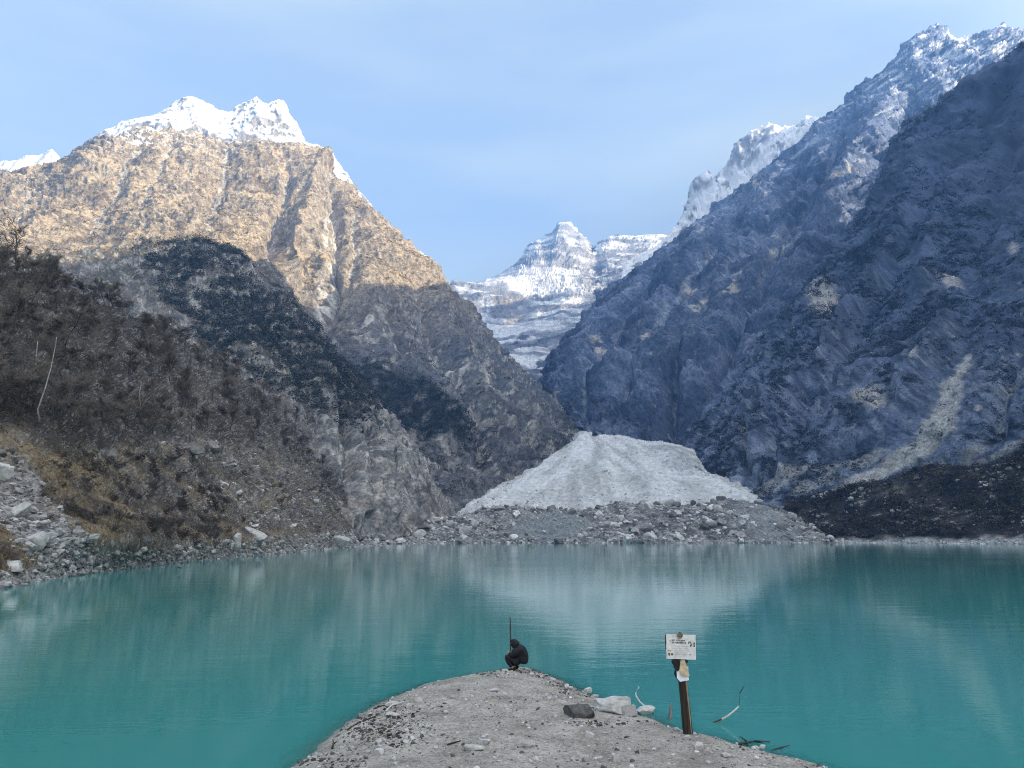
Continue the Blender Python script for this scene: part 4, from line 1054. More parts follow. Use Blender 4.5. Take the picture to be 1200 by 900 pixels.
    ring = [box(-.06, -.04, .255, .275, .0455, .05), box(-.02, .0, .255, .275, .0455, .05), box(-.045, -.015, .205, .217, .0455, .05), box(-.05, -.01, .29, .30, .0455, .05), box(-.066, -.055, .205, .235, .0455, .05), box(-.005, .008, .2, .23, .0455, .05)]
    V, Fq = join(ring); mesh_from('carving', V, Fq, ink, em, smooth=False)
    # rag and cards tied under the board
    def card(pts, d, th, name, mat, bend=.02):
        nn = len(pts); V = []
        for s_ in (d, d - th):
            for (px, py) in pts: V.append(loc(px, py, -s_ - bend * math.sin(px)))
        Fq = [tuple(range(nn - 1, -1, -1)), tuple(range(nn, 2 * nn))] + [(k, (k + 1) % nn, nn + (k + 1) % nn, nn + k) for k in range(nn)]
        return mesh_from(name, V, Fq, mat, root, smooth=False)
    card([(792.8, 783.5), (806.5, 781), (807.3, 797.2), (797, 799), (793.3, 794.5)], .135, .012, 'white_card', noisy_mat('white_card', (.62, .66, .74), (.80, .82, .86), 8, .6, .1, .002), .004)
    card([(797.6, 774), (802.5, 773.6), (805.6, 783), (808.2, 791.5), (803.5, 793.5), (798.3, 792.6), (796.2, 785)], .160, .018, 'tan_card', noisy_mat('tan_card', (.40, .32, .20), (.62, .51, .34), 10, .7, .3, .004), .004)
    V = []; Fq = []
    pts_ = [(787, 772.8), (791, 772), (798, 772.5), (799, 777), (798.4, 781), (796.4, 784.5), (794.4, 787), (791.2, 784.6), (789.3, 782), (788.6, 778.4), (786.8, 776.6)]
    card(pts_, .15, .06, 'black_rag', noisy_mat('black_cloth', (.010, .010, .011), (.03, .03, .032), 20, .9, .6, .01), .006)
    card([(802, 773), (806.2, 773.4), (805.6, 777.5), (803.6, 777)], .14, .04, 'black_rag', bpy.data.materials['black_cloth'], .004)
    card([(790.4, 785.5), (793, 784.3), (793.4, 794), (794.6, 797.8), (791, 793), (789.8, 789.5)], .11, .05, 'black_rag', bpy.data.materials['black_cloth'], .004)
sign()

# ------------------------------------------------------------------ crouching person
def skin_obj(name, verts, edges, rads, mat, parent, sub=2, root=0):
    m = bpy.data.meshes.new(name); m.from_pydata(verts, edges, []); m.materials.append(mat)
    o = bpy.data.objects.new(name, m); COL.objects.link(o)
    if parent: o.parent = parent
    md = o.modifiers.new('skin', 'SKIN'); md.use_smooth_shade = True; md.branch_smoothing = .4
    for i, q in enumerate(rads):
        sv = m.skin_vertices[0].data[i]; sv.radius = q if isinstance(q, tuple) else (q, q); sv.use_root = (i == root)
    s = o.modifiers.new('sub', 'SUBSURF'); s.levels = sub; s.render_levels = sub
    return o

def person():
    p = hit(604, 785.5)
    skin = noisy_mat('skin', (.33, .21, .15), (.40, .26, .19), 12, .55, .05, .002)
    cloth = noisy_mat('black_jacket_cloth', (.008, .008, .010), (.02, .02, .024), 14, .8, .4, .008)
    trou = noisy_mat('dark_trouser_cloth', (.010, .010, .012), (.022, .022, .026), 16, .85, .3, .006)
    shoe = noisy_mat('black_boot_leather', (.008, .008, .008), (.02, .019, .018), 20, .6, .2, .004)
    hairm = noisy_mat('black_hair', (.006, .005, .005), (.015, .013, .012), 60, .5, .4, .004)
    # body: pelvis root, spine, head, arms to wrist, legs; figure faces -x, squatting
    V = [(.17, 0, .24), (.215, 0, .36), (.215, 0, .50), (.155, 0, .62), (.06, 0, .70), (.0, 0, .745), (-.055, 0, .79), (-.095, 0, .835), (-.10, 0, .86)]
    E = [(0, 1), (1, 2), (2, 3), (3, 4), (4, 5), (5, 6), (6, 7), (7, 8)]
    Rr = [(.12, .15), (.125, .15), (.13, .16), (.12, .17), (.07, .08), .052, (.082, .072), (.092, .078), (.06, .055)]
    for s in (1, -1):
        k = len(V); V += [(.14, .17 * s, .64), (.05, .235 * s, .53), (-.02, .23 * s, .44), (-.12, .14 * s, .475), (-.20, .055 * s, .515)]
        E += [(3, k), (k, k + 1), (k + 1, k + 2), (k + 2, k + 3), (k + 3, k + 4)]; Rr += [.05, .044, .038, .034, .028]
        h = len(V)      # palm and fingers, curled round the other hand
        V += [(-.232, .035 * s, .528)]; E += [(h - 1, h)]; Rr += [(.034, .018)]
        for f, (dz, ln) in enumerate(((.026, .9), (.009, 1.0), (-.009, .94), (-.026, .74))):
            a = len(V); V += [(-.262, .026 * s, .528 + dz), (-.285, .004 * s, .530 + dz), (-.275, -.02 * s * ln, .532 + dz)]
            E += [(h, a), (a, a + 1), (a + 1, a + 2)]; Rr += [.0095, .009, .0075]
        a = len(V); V += [(-.222, .012 * s, .552), (-.240, -.006 * s, .572)]; E += [(h, a), (a, a + 1)]; Rr += [.010, .0085]
        a = len(V); V += [(.06, .12 * s, .28), (-.10, .15 * s, .37), (-.245, .16 * s, .43), (-.17, .15 * s, .27), (-.04, .14 * s, .10), (.0, .14 * s, .05), (-.10, .15 * s, .035), (-.17, .155 * s, .03)]
        E += [(0, a), (a, a + 1), (a + 1, a + 2), (a + 2, a + 3), (a + 3, a + 4), (a + 4, a + 5), (a + 5, a + 6), (a + 6, a + 7)]
        Rr += [.10, .085, .062, .06, .042, .042, (.04, .032), (.03, .024)]
    body = skin_obj('person', V, E, Rr, skin, None)
    tag(body, 'person in black hooded jacket squatting at the tip of the spit, facing left', 'person')
    body.location = (p.x, p.y, p.z - .005); body.rotation_euler = (0, 0, R(-18))
    # jacket with hood
    J = [(.17, 0, .20), (.21, 0, .34), (.205, 0, .49), (.15, 0, .62), (.06, 0, .715), (-.01, 0, .775), (-.065, 0, .815), (-.115, 0, .835)]
    Je = [(i, i + 1) for i in range(7)]
    Jr = [(.17, .22), (.195, .235), (.205, .245), (.195, .235), (.175, .18), (.16, .145), (.145, .13), (.11, .10)]
    for s in (1, -1):
        k = len(J); J += [(.14, .175 * s, .645), (.05, .245 * s, .53), (-.02, .24 * s, .44), (-.11, .15 * s, .475), (-.175, .075 * s, .507)]
        Je += [(3, k), (k, k + 1), (k + 1, k + 2), (k + 2, k + 3), (k + 3, k + 4)]; Jr += [.115, .10, .09, .074, .052]
    skin_obj('jacket', J, Je, Jr, cloth, body)
    T = [(.16, 0, .23)]; Te = []; Tr = [(.14, .16)]
    for s in (1, -1):
        k = len(T); T += [(.06, .12 * s, .28), (-.10, .15 * s, .375), (-.25, .16 * s, .435), (-.175, .15 * s, .27), (-.05, .14 * s, .11)]
        Te += [(0, k), (k, k + 1), (k + 1, k + 2), (k + 2, k + 3), (k + 3, k + 4)]; Tr += [.125, .108, .085, .078, .066]
    skin_obj('trousers', T, Te, Tr, trou, body)
    for s in (1, -1):
        skin_obj('boot', [(.02, .14 * s, .13), (.025, .14 * s, .06), (-.09, .15 * s, .045), (-.185, .155 * s, .035)], [(0, 1), (1, 2), (2, 3)], [.058, .058, (.056, .042), (.044, .032)], shoe, body)
    # face: eyes, nose, mouth, ears and fringe under the hood (head tipped forward)
    def blob(name, c, d, mat, tilt=0.0):
        V_, F_ = ICO[2]; o = new_mesh(name, V_ * np.array(d), F_, mat, body); o.location = c; o.rotation_euler = (0, tilt, 0); return o
    dark = bpy.data.materials['black_hair']
    blob('nose', (-.185, 0, .80), (.024, .013, .016), skin, .6)
    for s in (1, -1):
        blob('eye', (-.172, .03 * s, .822), (.010, .013, .008), dark); blob('ear', (-.085, .082 * s, .82), (.018, .010, .026), skin)
    blob('mouth', (-.160, 0, .768), (.010, .022, .006), noisy_mat('lips', (.25, .10, .08), (.30, .13, .1), 20, .5, 0))
    blob('hair', (-.085, 0, .855), (.095, .084, .066), hairm, -.45)
    # staff standing in the shallows behind
    st = hit_or(599.5, 783, 0); Ys = p.y + .75
    a, b = Vector(at(599.2, 785, Ys)), Vector(at(597.8, 723, Ys - .05)); a.z = -.25
    V, Fq = tube([a, a.lerp(b, .3) + Vector((.006, 0, 0)), a.lerp(b, .65), b], [.024, .023, .021, .019], 8, 5, .05)
    o = mesh_from('staff', V, Fq, wood_dark); tag(o, 'thin dark wooden staff planted upright behind the squatting person', 'staff')
person()

# ------------------------------------------------------------------ bare trees and shrubs of the left slope
def tree_mesh(seed, h=7.0, n1=9, n2=7, n3=13, spread=.55, lean=.1, tw=.022, bushy=False):
    rr = random.Random(seed); T, TW = [], []
    def bend(p, d, ln, n, wob, upb):
        pts = [p.copy()]
        for i in range(n):
            d = (d + Vector((rr.gauss(0, wob), rr.gauss(0, wob), rr.gauss(0, wob * .6) + upb))).normalized(); p = p + d * ln / n; pts.append(p.copy())
        return pts
    stems = rr.randint(3, 5) if bushy else rr.choice((1, 1, 2))
    crown = []
    for s_ in range(stems):
        a0 = rr.uniform(0, 6.28); l0 = (.5 if bushy else .22) * (s_ > 0) + rr.uniform(0, lean)
        tr = bend(Vector((0, 0, -.3)), Vector((math.cos(a0) * l0, math.sin(a0) * l0, 1)).normalized(), h * rr.uniform(.75, 1.0), 7, .10, .03)
        r0 = h * (.012 if bushy else .017) / math.sqrt(stems)
        T.append(tube(tr, [r0 * (1 - .8 * i / 7) for i in range(8)], 5, seed))
        for i in range(n1):
            f = rr.uniform(.12 if bushy else .28, .98); k = min(int(f * 7), 6); p = tr[k].lerp(tr[k + 1], f * 7 - k)
            a = rr.uniform(0, 6.28); ln = h * rr.uniform(.25, .42) * (1.15 - .55 * f)
            d = Vector((math.cos(a) * spread * 1.5, math.sin(a) * spread * 1.5, rr.uniform(.5, 1.2))).normalized()
            br = bend(p, d, ln, 4, .16, .08); rb = r0 * .42 * (1.1 - .6 * f)
            T.append(tube(br, [rb * (1 - .75 * j / 4) for j in range(5)], 4, seed))
            for j in range(n2):
                g_ = rr.uniform(.2, 1); kk = min(int(g_ * 4), 3); q = br[kk].lerp(br[kk + 1], g_ * 4 - kk)
                d2 = (br[-1] - br[0]).normalized() * .7 + Vector((rr.gauss(0, .55), rr.gauss(0, .55), rr.gauss(.25, .4)))
                tb = bend(q, d2.normalized(), ln * rr.uniform(.3, .55), 3, .2, .06)
                crown.append((tb, tw * 1.3))
                for _ in range(n3):
                    w_ = rr.uniform(.1, 1); k3 = min(int(w_ * 3), 2); q3 = tb[k3].lerp(tb[k3 + 1], w_ * 3 - k3)
                    d3 = (tb[-1] - tb[0]).normalized() * .6 + Vector((rr.gauss(0, .6), rr.gauss(0, .6), rr.gauss(.2, .5)))
                    e3 = q3 + d3.normalized() * h * rr.uniform(.05, .12)
                    crown.append(([q3, q3.lerp(e3, .5) + Vector((rr.gauss(0, .02), rr.gauss(0, .02), .02)) * h * .2, e3], tw))
    CV, CF = [], []
    for pts, w_ in crown:
        side = Vector((rr.gauss(0, 1), rr.gauss(0, 1), rr.gauss(0, 1)))
        d = (pts[-1] - pts[0]); side = d.cross(side)
        if side.length < 1e-6: continue
        side.normalize(); b_ = len(CV)
        for i, p in enumerate(pts):
            q = w_ * (1 - .7 * i / (len(pts) - 1)); CV += [p - side * q, p + side * q]
        for i in range(len(pts) - 1): CF.append((b_ + 2 * i, b_ + 2 * i + 1, b_ + 2 * i + 3, b_ + 2 * i + 2))
    return join(T), (np.array([v[:] for v in CV]), np.array(CF))

bark = noisy_mat('grey_bark', (.045, .038, .032), (.13, .115, .10), 3, .9, .3, .02, obj_var=.4)
twigm = noisy_mat('bare_twigs', (.115, .096, .080), (.185, .160, .136), .6, .9, 0, .02, obj_var=.35)
twigd = noisy_mat('dark_twigs', (.052, .046, .042), (.105, .094, .084), .8, .9, 0, .02, obj_var=.35)
birch = noisy_mat('pale_bark', (.30, .285, .26), (.52, .50, .47), 4, .85, .3, .02)

def make_tree(seed, name, tm, cm, **kw):
    (TV, TF), (CV, CF) = tree_mesh(seed, **kw)
    root = bpy.data.objects.new(name, None); COL.objects.link(root); root.empty_display_size = .2
    mesh_from('trunk' if name != 'shrub' else 'stem', TV, TF, tm, root); new_mesh('crown' if name != 'shrub' else 'foliage', CV, CF, cm, root, smooth=False)
    return root
tp = [make_tree(600 + k, 'bare_tree', bark, twigm, h=7, n1=12, n2=8, n3=15, spread=.4 + .06 * k, tw=.026) for k in range(5)]
dk = [make_tree(620 + k, 'bare_tree', bark, twigd, h=7, n1=10, n2=6, n3=9, spread=.55, tw=.02, lean=.3) for k in range(3)]
bs = [make_tree(640 + k, 'shrub', bark, twigd, h=3.2, n1=7, n2=6, n3=10, spread=.7, tw=.017, bushy=True) for k in range(3)]
bl = [make_tree(650 + k, 'shrub', bark, twigm, h=3.0, n1=7, n2=6, n3=10, spread=.7, tw=.017, bushy=True) for k in range(2)]
used = set()
def place(protos, p, s, label, cat, group=None):
    k = random.randrange(len(protos)); o = protos[k]
    if id(o) in used: o = copy_tree(o)
    else: used.add(id(o))
    drop(o, (p[0], p[1], p[2] - .1), (random.gauss(0, .07), random.gauss(0, .07) , random.uniform(0, 6.28)), (s * random.uniform(.85, 1.45), s * random.uniform(.85, 1.45), s * random.uniform(.65, 1.1))); tag(o, label, cat, group)
    return o
flat_ok = (AP[..., 2] > .6)
lowline = np.interp(APX, [-60, 0, 40, 110, 170, 230, 300, 345, 385], [500, 500, 510, 528, 512, 505, 515, 530, 575])
zone = (APY < lowline) * flat_ok * (APX > -60) * (APX < 400)
r2 = np.random.default_rng(77)
crest_w = zone * (1 + 0 * APX)
idx = pick(APX, APY, AP, AN, crest_w, 240, r2)
for p, i in zip(jit(AP, idx, r2, AP.shape[1]), idx):
    place(tp, p, float(r2.uniform(.75, 1.35)) * (1.0 if p[1] < 230 else 1.15), 'leafless grey brown tree in the wood on the left slope', 'tree', 'leafless trees of the left slope')
dl = lowline - APY
idx = pick(APX, APY, AP, AN, zone * (dl < 40), 38, r2)
for p in jit(AP, idx, r2, AP.shape[1]):
    place(dk, p, float(r2.uniform(.6, 1.0)), 'dark leafless tree along the lower edge of the left wood', 'tree', 'dark trees at the lower edge of the wood')
for (px, py, s, lab) in ((20, 316, 1.9, 'tall dark leafless tree on the skyline at the left edge of the photo'), (47, 326, 1.5, 'dark leaning leafless tree on the skyline, second from the left edge'), (-2, 312, 2.2, 'dark leafless tree cut off by the left edge on the skyline'),
                     (110, 352, 1.3, 'dark slender tree on the left skyline in front of the wooded spur'), (250, 545, .9, 'black leafless tree with a crooked limb over the grey outcrop'), (300, 512, 1.0, 'spreading black tree in the middle of the left slope')):
    p = slope_point(px, py); place(dk, p, s, lab, 'tree')
# leaning pale birch trunks
for (pts_, lab) in (([(36, 497), (44, 480), (53, 455), (60, 430), (65, 405), (66, 395)], 'tall pale barked tree leaning right out of the dark wood'),
                    ([(40, 440), (42, 425), (43, 412), (44, 400)], 'thin pale barked tree left of the leaning pale one'),
                    ([(160, 480), (163, 462), (166, 447)], 'short pale barked stem in the middle of the left wood')):
    p0 = slope_point(*pts_[0]); Yb = p0[1] - 4
    base = Vector(at(*pts_[0], Yb)); rt = bpy.data.objects.new('birch_tree', None); COL.objects.link(rt)
    rt.location = base; n_ = len(pts_)
    P_ = [Vector(at(px, py, Yb - 1.5 * i / n_)) - base for i, (px, py) in enumerate(pts_)]
    P_[0] -= Vector((0, -3.2, 1.2))
    V, Fq = tube(P_, list(np.linspace(.13, .04, n_)), 6, 2, .1); mesh_from('trunk', V, Fq, birch, rt)
    tv = []; cf = []; rr = random.Random(9)
    for i in range(1, n_):
        for _ in range(26):
            q = P_[i - 1].lerp(P_[i], rr.random()); d = Vector((rr.gauss(0, .8), rr.gauss(0, .8), rr.gauss(.6, .4))).normalized() * rr.uniform(.6, 2.2)
            sd2 = d.cross(Vector((0, 1, .2))).normalized() * .02; b_ = len(tv); tv += [q - sd2, q + sd2, q + d + sd2 * .3, q + d - sd2 * .3]; cf.append((b_, b_ + 1, b_ + 2, b_ + 3))
    new_mesh('crown', [v[:] for v in tv], cf, twigm, rt, smooth=False); tag(rt, lab, 'tree')
sz = (ell(APX, APY, 200, 595, 75, 55, 25) + .8 * ell(APX, APY, 120, 570, 50, 40, 20) + .5 * ell(APX, APY, 330, 550, 50, 40, 20) + .4 * ell(APX, APY, 380, 590, 25, 40, 0)) * (AP[..., 2] > 1.2)
idx = pick(APX, APY, AP, AN, sz, 130, r2)
for p in jit(AP, idx, r2, AP.shape[1]):
    place(bs, p, float(r2.uniform(.5, 1.0)) * (.8 if p[1] < 150 else 1.1), 'dark twiggy shrub on the grassy left slope above the water', 'shrub', 'dark shrubs of the left slope')
idx = pick(APX, APY, AP, AN, (ell(APX, APY, 60, 560, 90, 50, 25) + ell(APX, APY, 330, 560, 60, 60, 20) + ell(APX, APY, 20, 640, 40, 30)) * (AP[..., 2] > 1.0), 60, r2)
for p in jit(AP, idx, r2, AP.shape[1]):
    place(bl, p, float(r2.uniform(.35, .7)), 'low brown twiggy shrub among the dry grass of the left slope', 'shrub', 'brown shrubs of the left slope')

# ------------------------------------------------------------------ stuff: dry grass and distant woods
def clumps(name, label, cat, pts, sizes, cols, k, leaf, flat=.8, seed=0, upright=False, mat=None):
    r = np.random.default_rng(seed)
    n = len(pts)
    if upright:
        a = r.uniform(0, 6.283, (n, k)); tilt = r.uniform(.05, .75, (n, k)); ln = r.uniform(.5, 1, (n, k))
        tip = np.stack([np.cos(a) * np.sin(tilt), np.sin(a) * np.sin(tilt), np.cos(tilt)], -1) * ln[..., None]
        base = np.stack([np.cos(a) * .15 * r.uniform(0, 1, (n, k)), np.sin(a) * .15 * r.uniform(0, 1, (n, k)), a * 0 - .1], -1)
        sd_ = r.normal(size=(n, k, 3)); sd_[..., 2] = 0; sd_ /= np.linalg.norm(sd_, axis=-1)[..., None]
        T = np.stack([base - sd_ * leaf, base + sd_ * leaf, tip + base], 2)             # n,k,3,3
    else:
        c = r.normal(size=(n, k, 3)); c /= np.linalg.norm(c, axis=-1)[..., None]; c *= r.uniform(.35, 1, (n, k, 1)) ** .5 * (1 + .25 * r.normal(size=(n, k, 1)))
        c[..., 2] = np.abs(c[..., 2]) * flat + .12
        T = c[:, :, None, :] + leaf * r.normal(size=(n, k, 3, 3)) * np.array([1, 1, .7])
    T = T * np.asarray(sizes)[:, None, None, None] + np.asarray(pts)[:, None, None, :]
    V = T.reshape(-1, 3); Fq = np.arange(len(V)).reshape(-1, 3)
    cc = np.asarray(cols)[:, None, :] * r.uniform(.75, 1.3, (n, k, 1))
    cc = np.repeat(cc.reshape(-1, 3), 3, axis=0)
    o = new_mesh(name, V, Fq, mat, smooth=False, col=cc); tag(o, label, cat, None, 'stuff')
    return o
leafm = attr_mat('foliage')
def pal(r, n, *cs):
    cs = np.array(cs); return cs[r.integers(len(cs), size=n)] * r.uniform(.7, 1.3, (n, 1))
r3 = np.random.default_rng(88)
gz = ((APY > 500) * ((APY - 500) / 60).clip(0, 1)) * (1 - ell(APX, APY, 55, 625, 70, 26, 40)) * (AP[..., 2] > .9) * (APX > -60) * sstep(-.25, .2, fbm(AP / 9, 3, seed=131))
gz = gz * (1 - .75 * ell(APX, APY, 200, 600, 60, 40, 25)) * (1 - .8 * ell(APX, APY, 20, 575, 26, 40, -25))
idx = pick(APX, APY, AP, AN, gz, 9000, r3); pts = jit(AP, idx, r3, AP.shape[1])
clumps('dry_grass', 'tufts of dry tan grass on the left slope', 'grass', pts, r3.uniform(.3, .75, len(pts)) * (.75 + pts[:, 1] / 500), pal(r3, len(pts), (.30, .225, .125), (.24, .19, .11), (.20, .15, .09), (.13, .11, .07)), 9, .05, upright=True, seed=1, mat=leafm)
# undergrowth filling the near wood
idx = pick(APX, APY, AP, AN, zone * 1.0 + (dl > -25) * (dl < 10) * .5 * flat_ok * (APX > -60), 5200, r3); pts = jit(AP, idx, r3, AP.shape[1])
clumps('undergrowth', 'tangled brown undergrowth beneath the trees of the left slope', 'undergrowth', pts, r3.uniform(.5, 1.4, len(pts)) * (.8 + pts[:, 1] / 400), pal(r3, len(pts), (.070, .060, .050), (.105, .09, .075), (.038, .035, .032)), 30, .07, flat=1.0, seed=2, mat=leafm)

bz = (ell(APX, APY, 310, 565, 95, 55, 15) + ell(APX, APY, 190, 590, 90, 55, 25) + .5 * ell(APX, APY, 100, 560, 60, 40, 25)) * (AP[..., 2] > 1.0) * sstep(-.3, .15, fbm(AP / 12, 3, seed=133)) + .5 * ell(APX, APY, 390, 600, 25, 30) * (AP[..., 2] > 1)
idx = pick(APX, APY, AP, AN, bz, 3600, r3); pts = jit(AP, idx, r3, AP.shape[1])
clumps('brush', 'low brown brush between the rocks of the left slope', 'brush', pts, r3.uniform(.35, 1.0, len(pts)) * (.8 + pts[:, 1] / 350), pal(r3, len(pts), (.075, .064, .05), (.05, .046, .042), (.12, .098, .066), (.04, .038, .036)), 30, .07, flat=1.0, seed=12, mat=leafm)
# spur: bare grey wood with a belt of dark evergreens
n1 = fbm(SP_ / 55, 4, seed=141)
ever = np.maximum(ell(SPX, SPY, 290, 375, 150, 42, 38), ell(SPX, SPY, 240, 350, 60, 20, 10)) * sstep(-.35, .05, n1 + .1)
ever = np.maximum(ever, ell(SPX, SPY, 400, 455, 70, 22, 48)); ever = np.maximum(ever, .7 * ell(SPX, SPY, 230, 292, 90, 12, 5))
cliff = ell(SPX, SPY, 440, 560, 80, 75, 20); top = (SPY < 600)
idx = pick(SPX, SPY, SP_, SN_, ever * top * (1 - .9 * cliff), 4600, r3); pts = jit(SP_, idx, r3, SP_.shape[1])
clumps('forest', 'dark evergreen forest belt on the wooded spur', 'forest', pts, r3.uniform(2.2, 4.6, len(pts)), pal(r3, len(pts), (.040, .053, .050), (.060, .075, .068), (.030, .040, .043), (.075, .082, .075)), 40, .17, flat=1.1, seed=3, mat=leafm)
idx = pick(SPX, SPY, SP_, SN_, (1 - .8 * ever) * top * (1 - .85 * cliff), 6500, r3); pts = jit(SP_, idx, r3, SP_.shape[1])
clumps('woodland', 'bare grey brown woodland covering the spur', 'woodland', pts, r3.uniform(1.6, 3.6, len(pts)), pal(r3, len(pts), (.12, .105, .095), (.095, .084, .076), (.15, .132, .114), (.06, .055, .052)), 46, .085, flat=1.1, seed=4, mat=leafm)
# left mountain: scrub, gold above, colour darkened and cooled below to deepen the shadow
n1 = fbm(LP / 80, 4, seed=142); sl_ = np.abs(LN[..., 2])
mk = sstep(-.3, .25, n1) * sstep(.25, .45, sl_) * (LPY > 165) * (LPY < 590)
mk = mk * (1 - .8 * ell(LPX, LPY, 390, 290, 20, 60, 5))
idx = pick(LPX, LPY, LP, LN, mk, 9000, r3); pts = jit(LP, idx, r3, LP.shape[1])
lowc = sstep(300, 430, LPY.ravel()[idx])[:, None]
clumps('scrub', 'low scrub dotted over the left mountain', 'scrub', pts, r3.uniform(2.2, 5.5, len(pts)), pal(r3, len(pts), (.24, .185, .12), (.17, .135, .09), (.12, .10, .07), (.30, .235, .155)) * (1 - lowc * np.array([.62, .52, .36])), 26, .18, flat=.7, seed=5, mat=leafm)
idx = pick(LPX, LPY, LP, LN, ell(LPX, LPY, 470, 478, 90, 26, 30) * 1.0, 1800, r3); pts = jit(LP, idx, r3, LP.shape[1])
clumps('forest', 'dark evergreen belt on the ledge above the lakeside cliff', 'forest', pts, r3.uniform(2.5, 5, len(pts)), pal(r3, len(pts), (.030, .042, .040), (.04, .052, .046)), 34, .17, flat=1.1, seed=6, mat=leafm)
# right mountainsides: scrub colours tinted blue to imitate haze and shadow
n1 = fbm(FP / 60, 4, seed=143)
mk = sstep(-.25, .2, n1) * (FPX < 1290) * (FPY < 585) * sstep(.2, .4, np.abs(FN[..., 2])) * (.35 + .65 * sstep(180, 300, FPY))
for e in ((1112, 470, 40, 80, 25), (1040, 550, 90, 16, -20), (1160, 520, 50, 14, -20)): mk = mk * (1 - .92 * ell(FPX, FPY, *e))
idx = pick(FPX, FPY, FP, FN, mk, 12000, r3); pts = jit(FP, idx, r3, FP.shape[1])
clumps('scrub', 'dark scrub and trees, coloured blue for haze, on the nearer right mountainside', 'scrub', pts, r3.uniform(2.0, 5.0, len(pts)) * (.5 + pts[:, 1] / 1800), pal(r3, len(pts), (.028, .042, .056), (.040, .055, .072), (.052, .065, .080), (.022, .034, .048)), 34, .17, flat=.8, seed=7, mat=leafm)
idx = pick(RPX, RPY, RP, RN, sstep(200, 330, RPY) * sstep(.2, .45, np.abs(RN[..., 2])), 3200, r3); pts = jit(RP, idx, r3, RP.shape[1])
clumps('scrub', 'fine dark scrub over the lower right mountain', 'scrub', pts, r3.uniform(2.5, 5.0, len(pts)), pal(r3, len(pts), (.032, .048, .068), (.048, .064, .09), (.066, .082, .11)), 24, .18, flat=.7, seed=8, mat=leafm)
idx = pick(GPX, GPY, GP, GN, (GPX < 1270) * (GPY < 630) * (.25 + sstep(-.2, .2, fbm(GP / 25, 3, seed=144))), 4200, r3); pts = jit(GP, idx, r3, GP.shape[1])
clumps('shrubbery', 'nearly black shrubbery on the right bank of the lake', 'shrubbery', pts, r3.uniform(1.4, 4.2, len(pts)), pal(r3, len(pts), (.018, .019, .019), (.026, .026, .024), (.05, .044, .036), (.10, .085, .062)), 34, .15, flat=.9, seed=9, mat=leafm)


# ================================================================== GROUND, LAKE, HAZE
gm = noisy_mat('valley_silt', (.16, .155, .15), (.24, .235, .225), 0.02, rough=.95, bump=.2, dist=.5)
g = new_mesh('ground', [(-4300, -900, -4), (4300, -900, -4), (4300, 6200, -4), (-4300, 6200, -4)], [(0, 1, 2, 3)], gm)
tag(g, 'grey silt valley floor lying under the lake', 'ground', None, 'structure')

def lake_mat():
    m = bpy.data.materials.new('glacial_water'); nt, out = nodes_of(m); N, L = nt.nodes, nt.links
    b = N.new('ShaderNodeBsdfPrincipled')
    b.inputs['Roughness'].default_value = 0.04; b.inputs['IOR'].default_value = 1.333
    g = N.new('ShaderNodeNewGeometry')
    nc = N.new('ShaderNodeTexNoise'); nc.inputs['Scale'].default_value = .012; nc.inputs['Detail'].default_value = 3
    L.new(g.outputs['Position'], nc.inputs['Vector'])
    cr = N.new('ShaderNodeValToRGB'); cr.color_ramp.elements[0].position = .35; cr.color_ramp.elements[1].position = .7
    cr.color_ramp.elements[0].color = (.034, .195, .180, 1); cr.color_ramp.elements[1].color = (.040, .222, .206, 1)
    L.new(nc.outputs[0], cr.inputs[0]); L.new(cr.outputs[0], b.inputs['Base Color'])
    # ripples: fine wind ripples, modulated by broad calm and breezy patches
    mp = N.new('ShaderNodeMapping'); mp.inputs['Scale'].default_value = (1.0, 2.2, 1); L.new(g.outputs['Position'], mp.inputs[0])
    r1 = N.new('ShaderNodeTexNoise'); r1.inputs['Scale'].default_value = 1.6; r1.inputs['Detail'].default_value = 4; r1.inputs['Roughness'].default_value = .55
    r2 = N.new('ShaderNodeTexNoise'); r2.inputs['Scale'].default_value = .28; r2.inputs['Detail'].default_value = 3
    L.new(mp.outputs[0], r1.inputs['Vector']); L.new(mp.outputs[0], r2.inputs['Vector'])
    pt = N.new('ShaderNodeTexNoise'); pt.inputs['Scale'].default_value = .035; pt.inputs['Detail'].default_value = 2; L.new(g.outputs['Position'], pt.inputs['Vector'])
    pr = N.new('ShaderNodeMapRange'); pr.inputs[1].default_value = .35; pr.inputs[2].default_value = .65; pr.inputs[3].default_value = .25; pr.inputs[4].default_value = 1.0
    L.new(pt.outputs[0], pr.inputs[0])
    m1 = N.new('ShaderNodeMath'); m1.operation = 'MULTIPLY'; L.new(r1.outputs[0], m1.inputs[0]); L.new(pr.outputs[0], m1.inputs[1])
    m2 = N.new('ShaderNodeMath'); m2.operation = 'MULTIPLY_ADD'; L.new(r2.outputs[0], m2.inputs[0]); m2.inputs[1].default_value = 1.6; L.new(m1.outputs[0], m2.inputs[2])
    bp = N.new('ShaderNodeBump'); bp.inputs['Strength'].default_value = 1; bp.inputs['Distance'].default_value = .0068
    L.new(m2.outputs[0], bp.inputs['Height']); L.new(bp.outputs[0], b.inputs['Normal'])
    tr = N.new('ShaderNodeBsdfTransparent'); tr.inputs[0].default_value = (.75, .93, .92, 1)
    a = N.new('ShaderNodeAttribute'); a.attribute_name = 'clear'
    mx = N.new('ShaderNodeMixShader'); L.new(a.outputs['Fac'], mx.inputs[0]); L.new(b.outputs[0], mx.inputs[1]); L.new(tr.outputs[0], mx.inputs[2])
    L.new(mx.outputs[0], out.inputs[0])
    return m
def axis(parts):
    out = []
    for a, b, s in parts: out.append(np.arange(a, b, s))
    return np.unique(np.concatenate(out + [[parts[-1][1]]]))
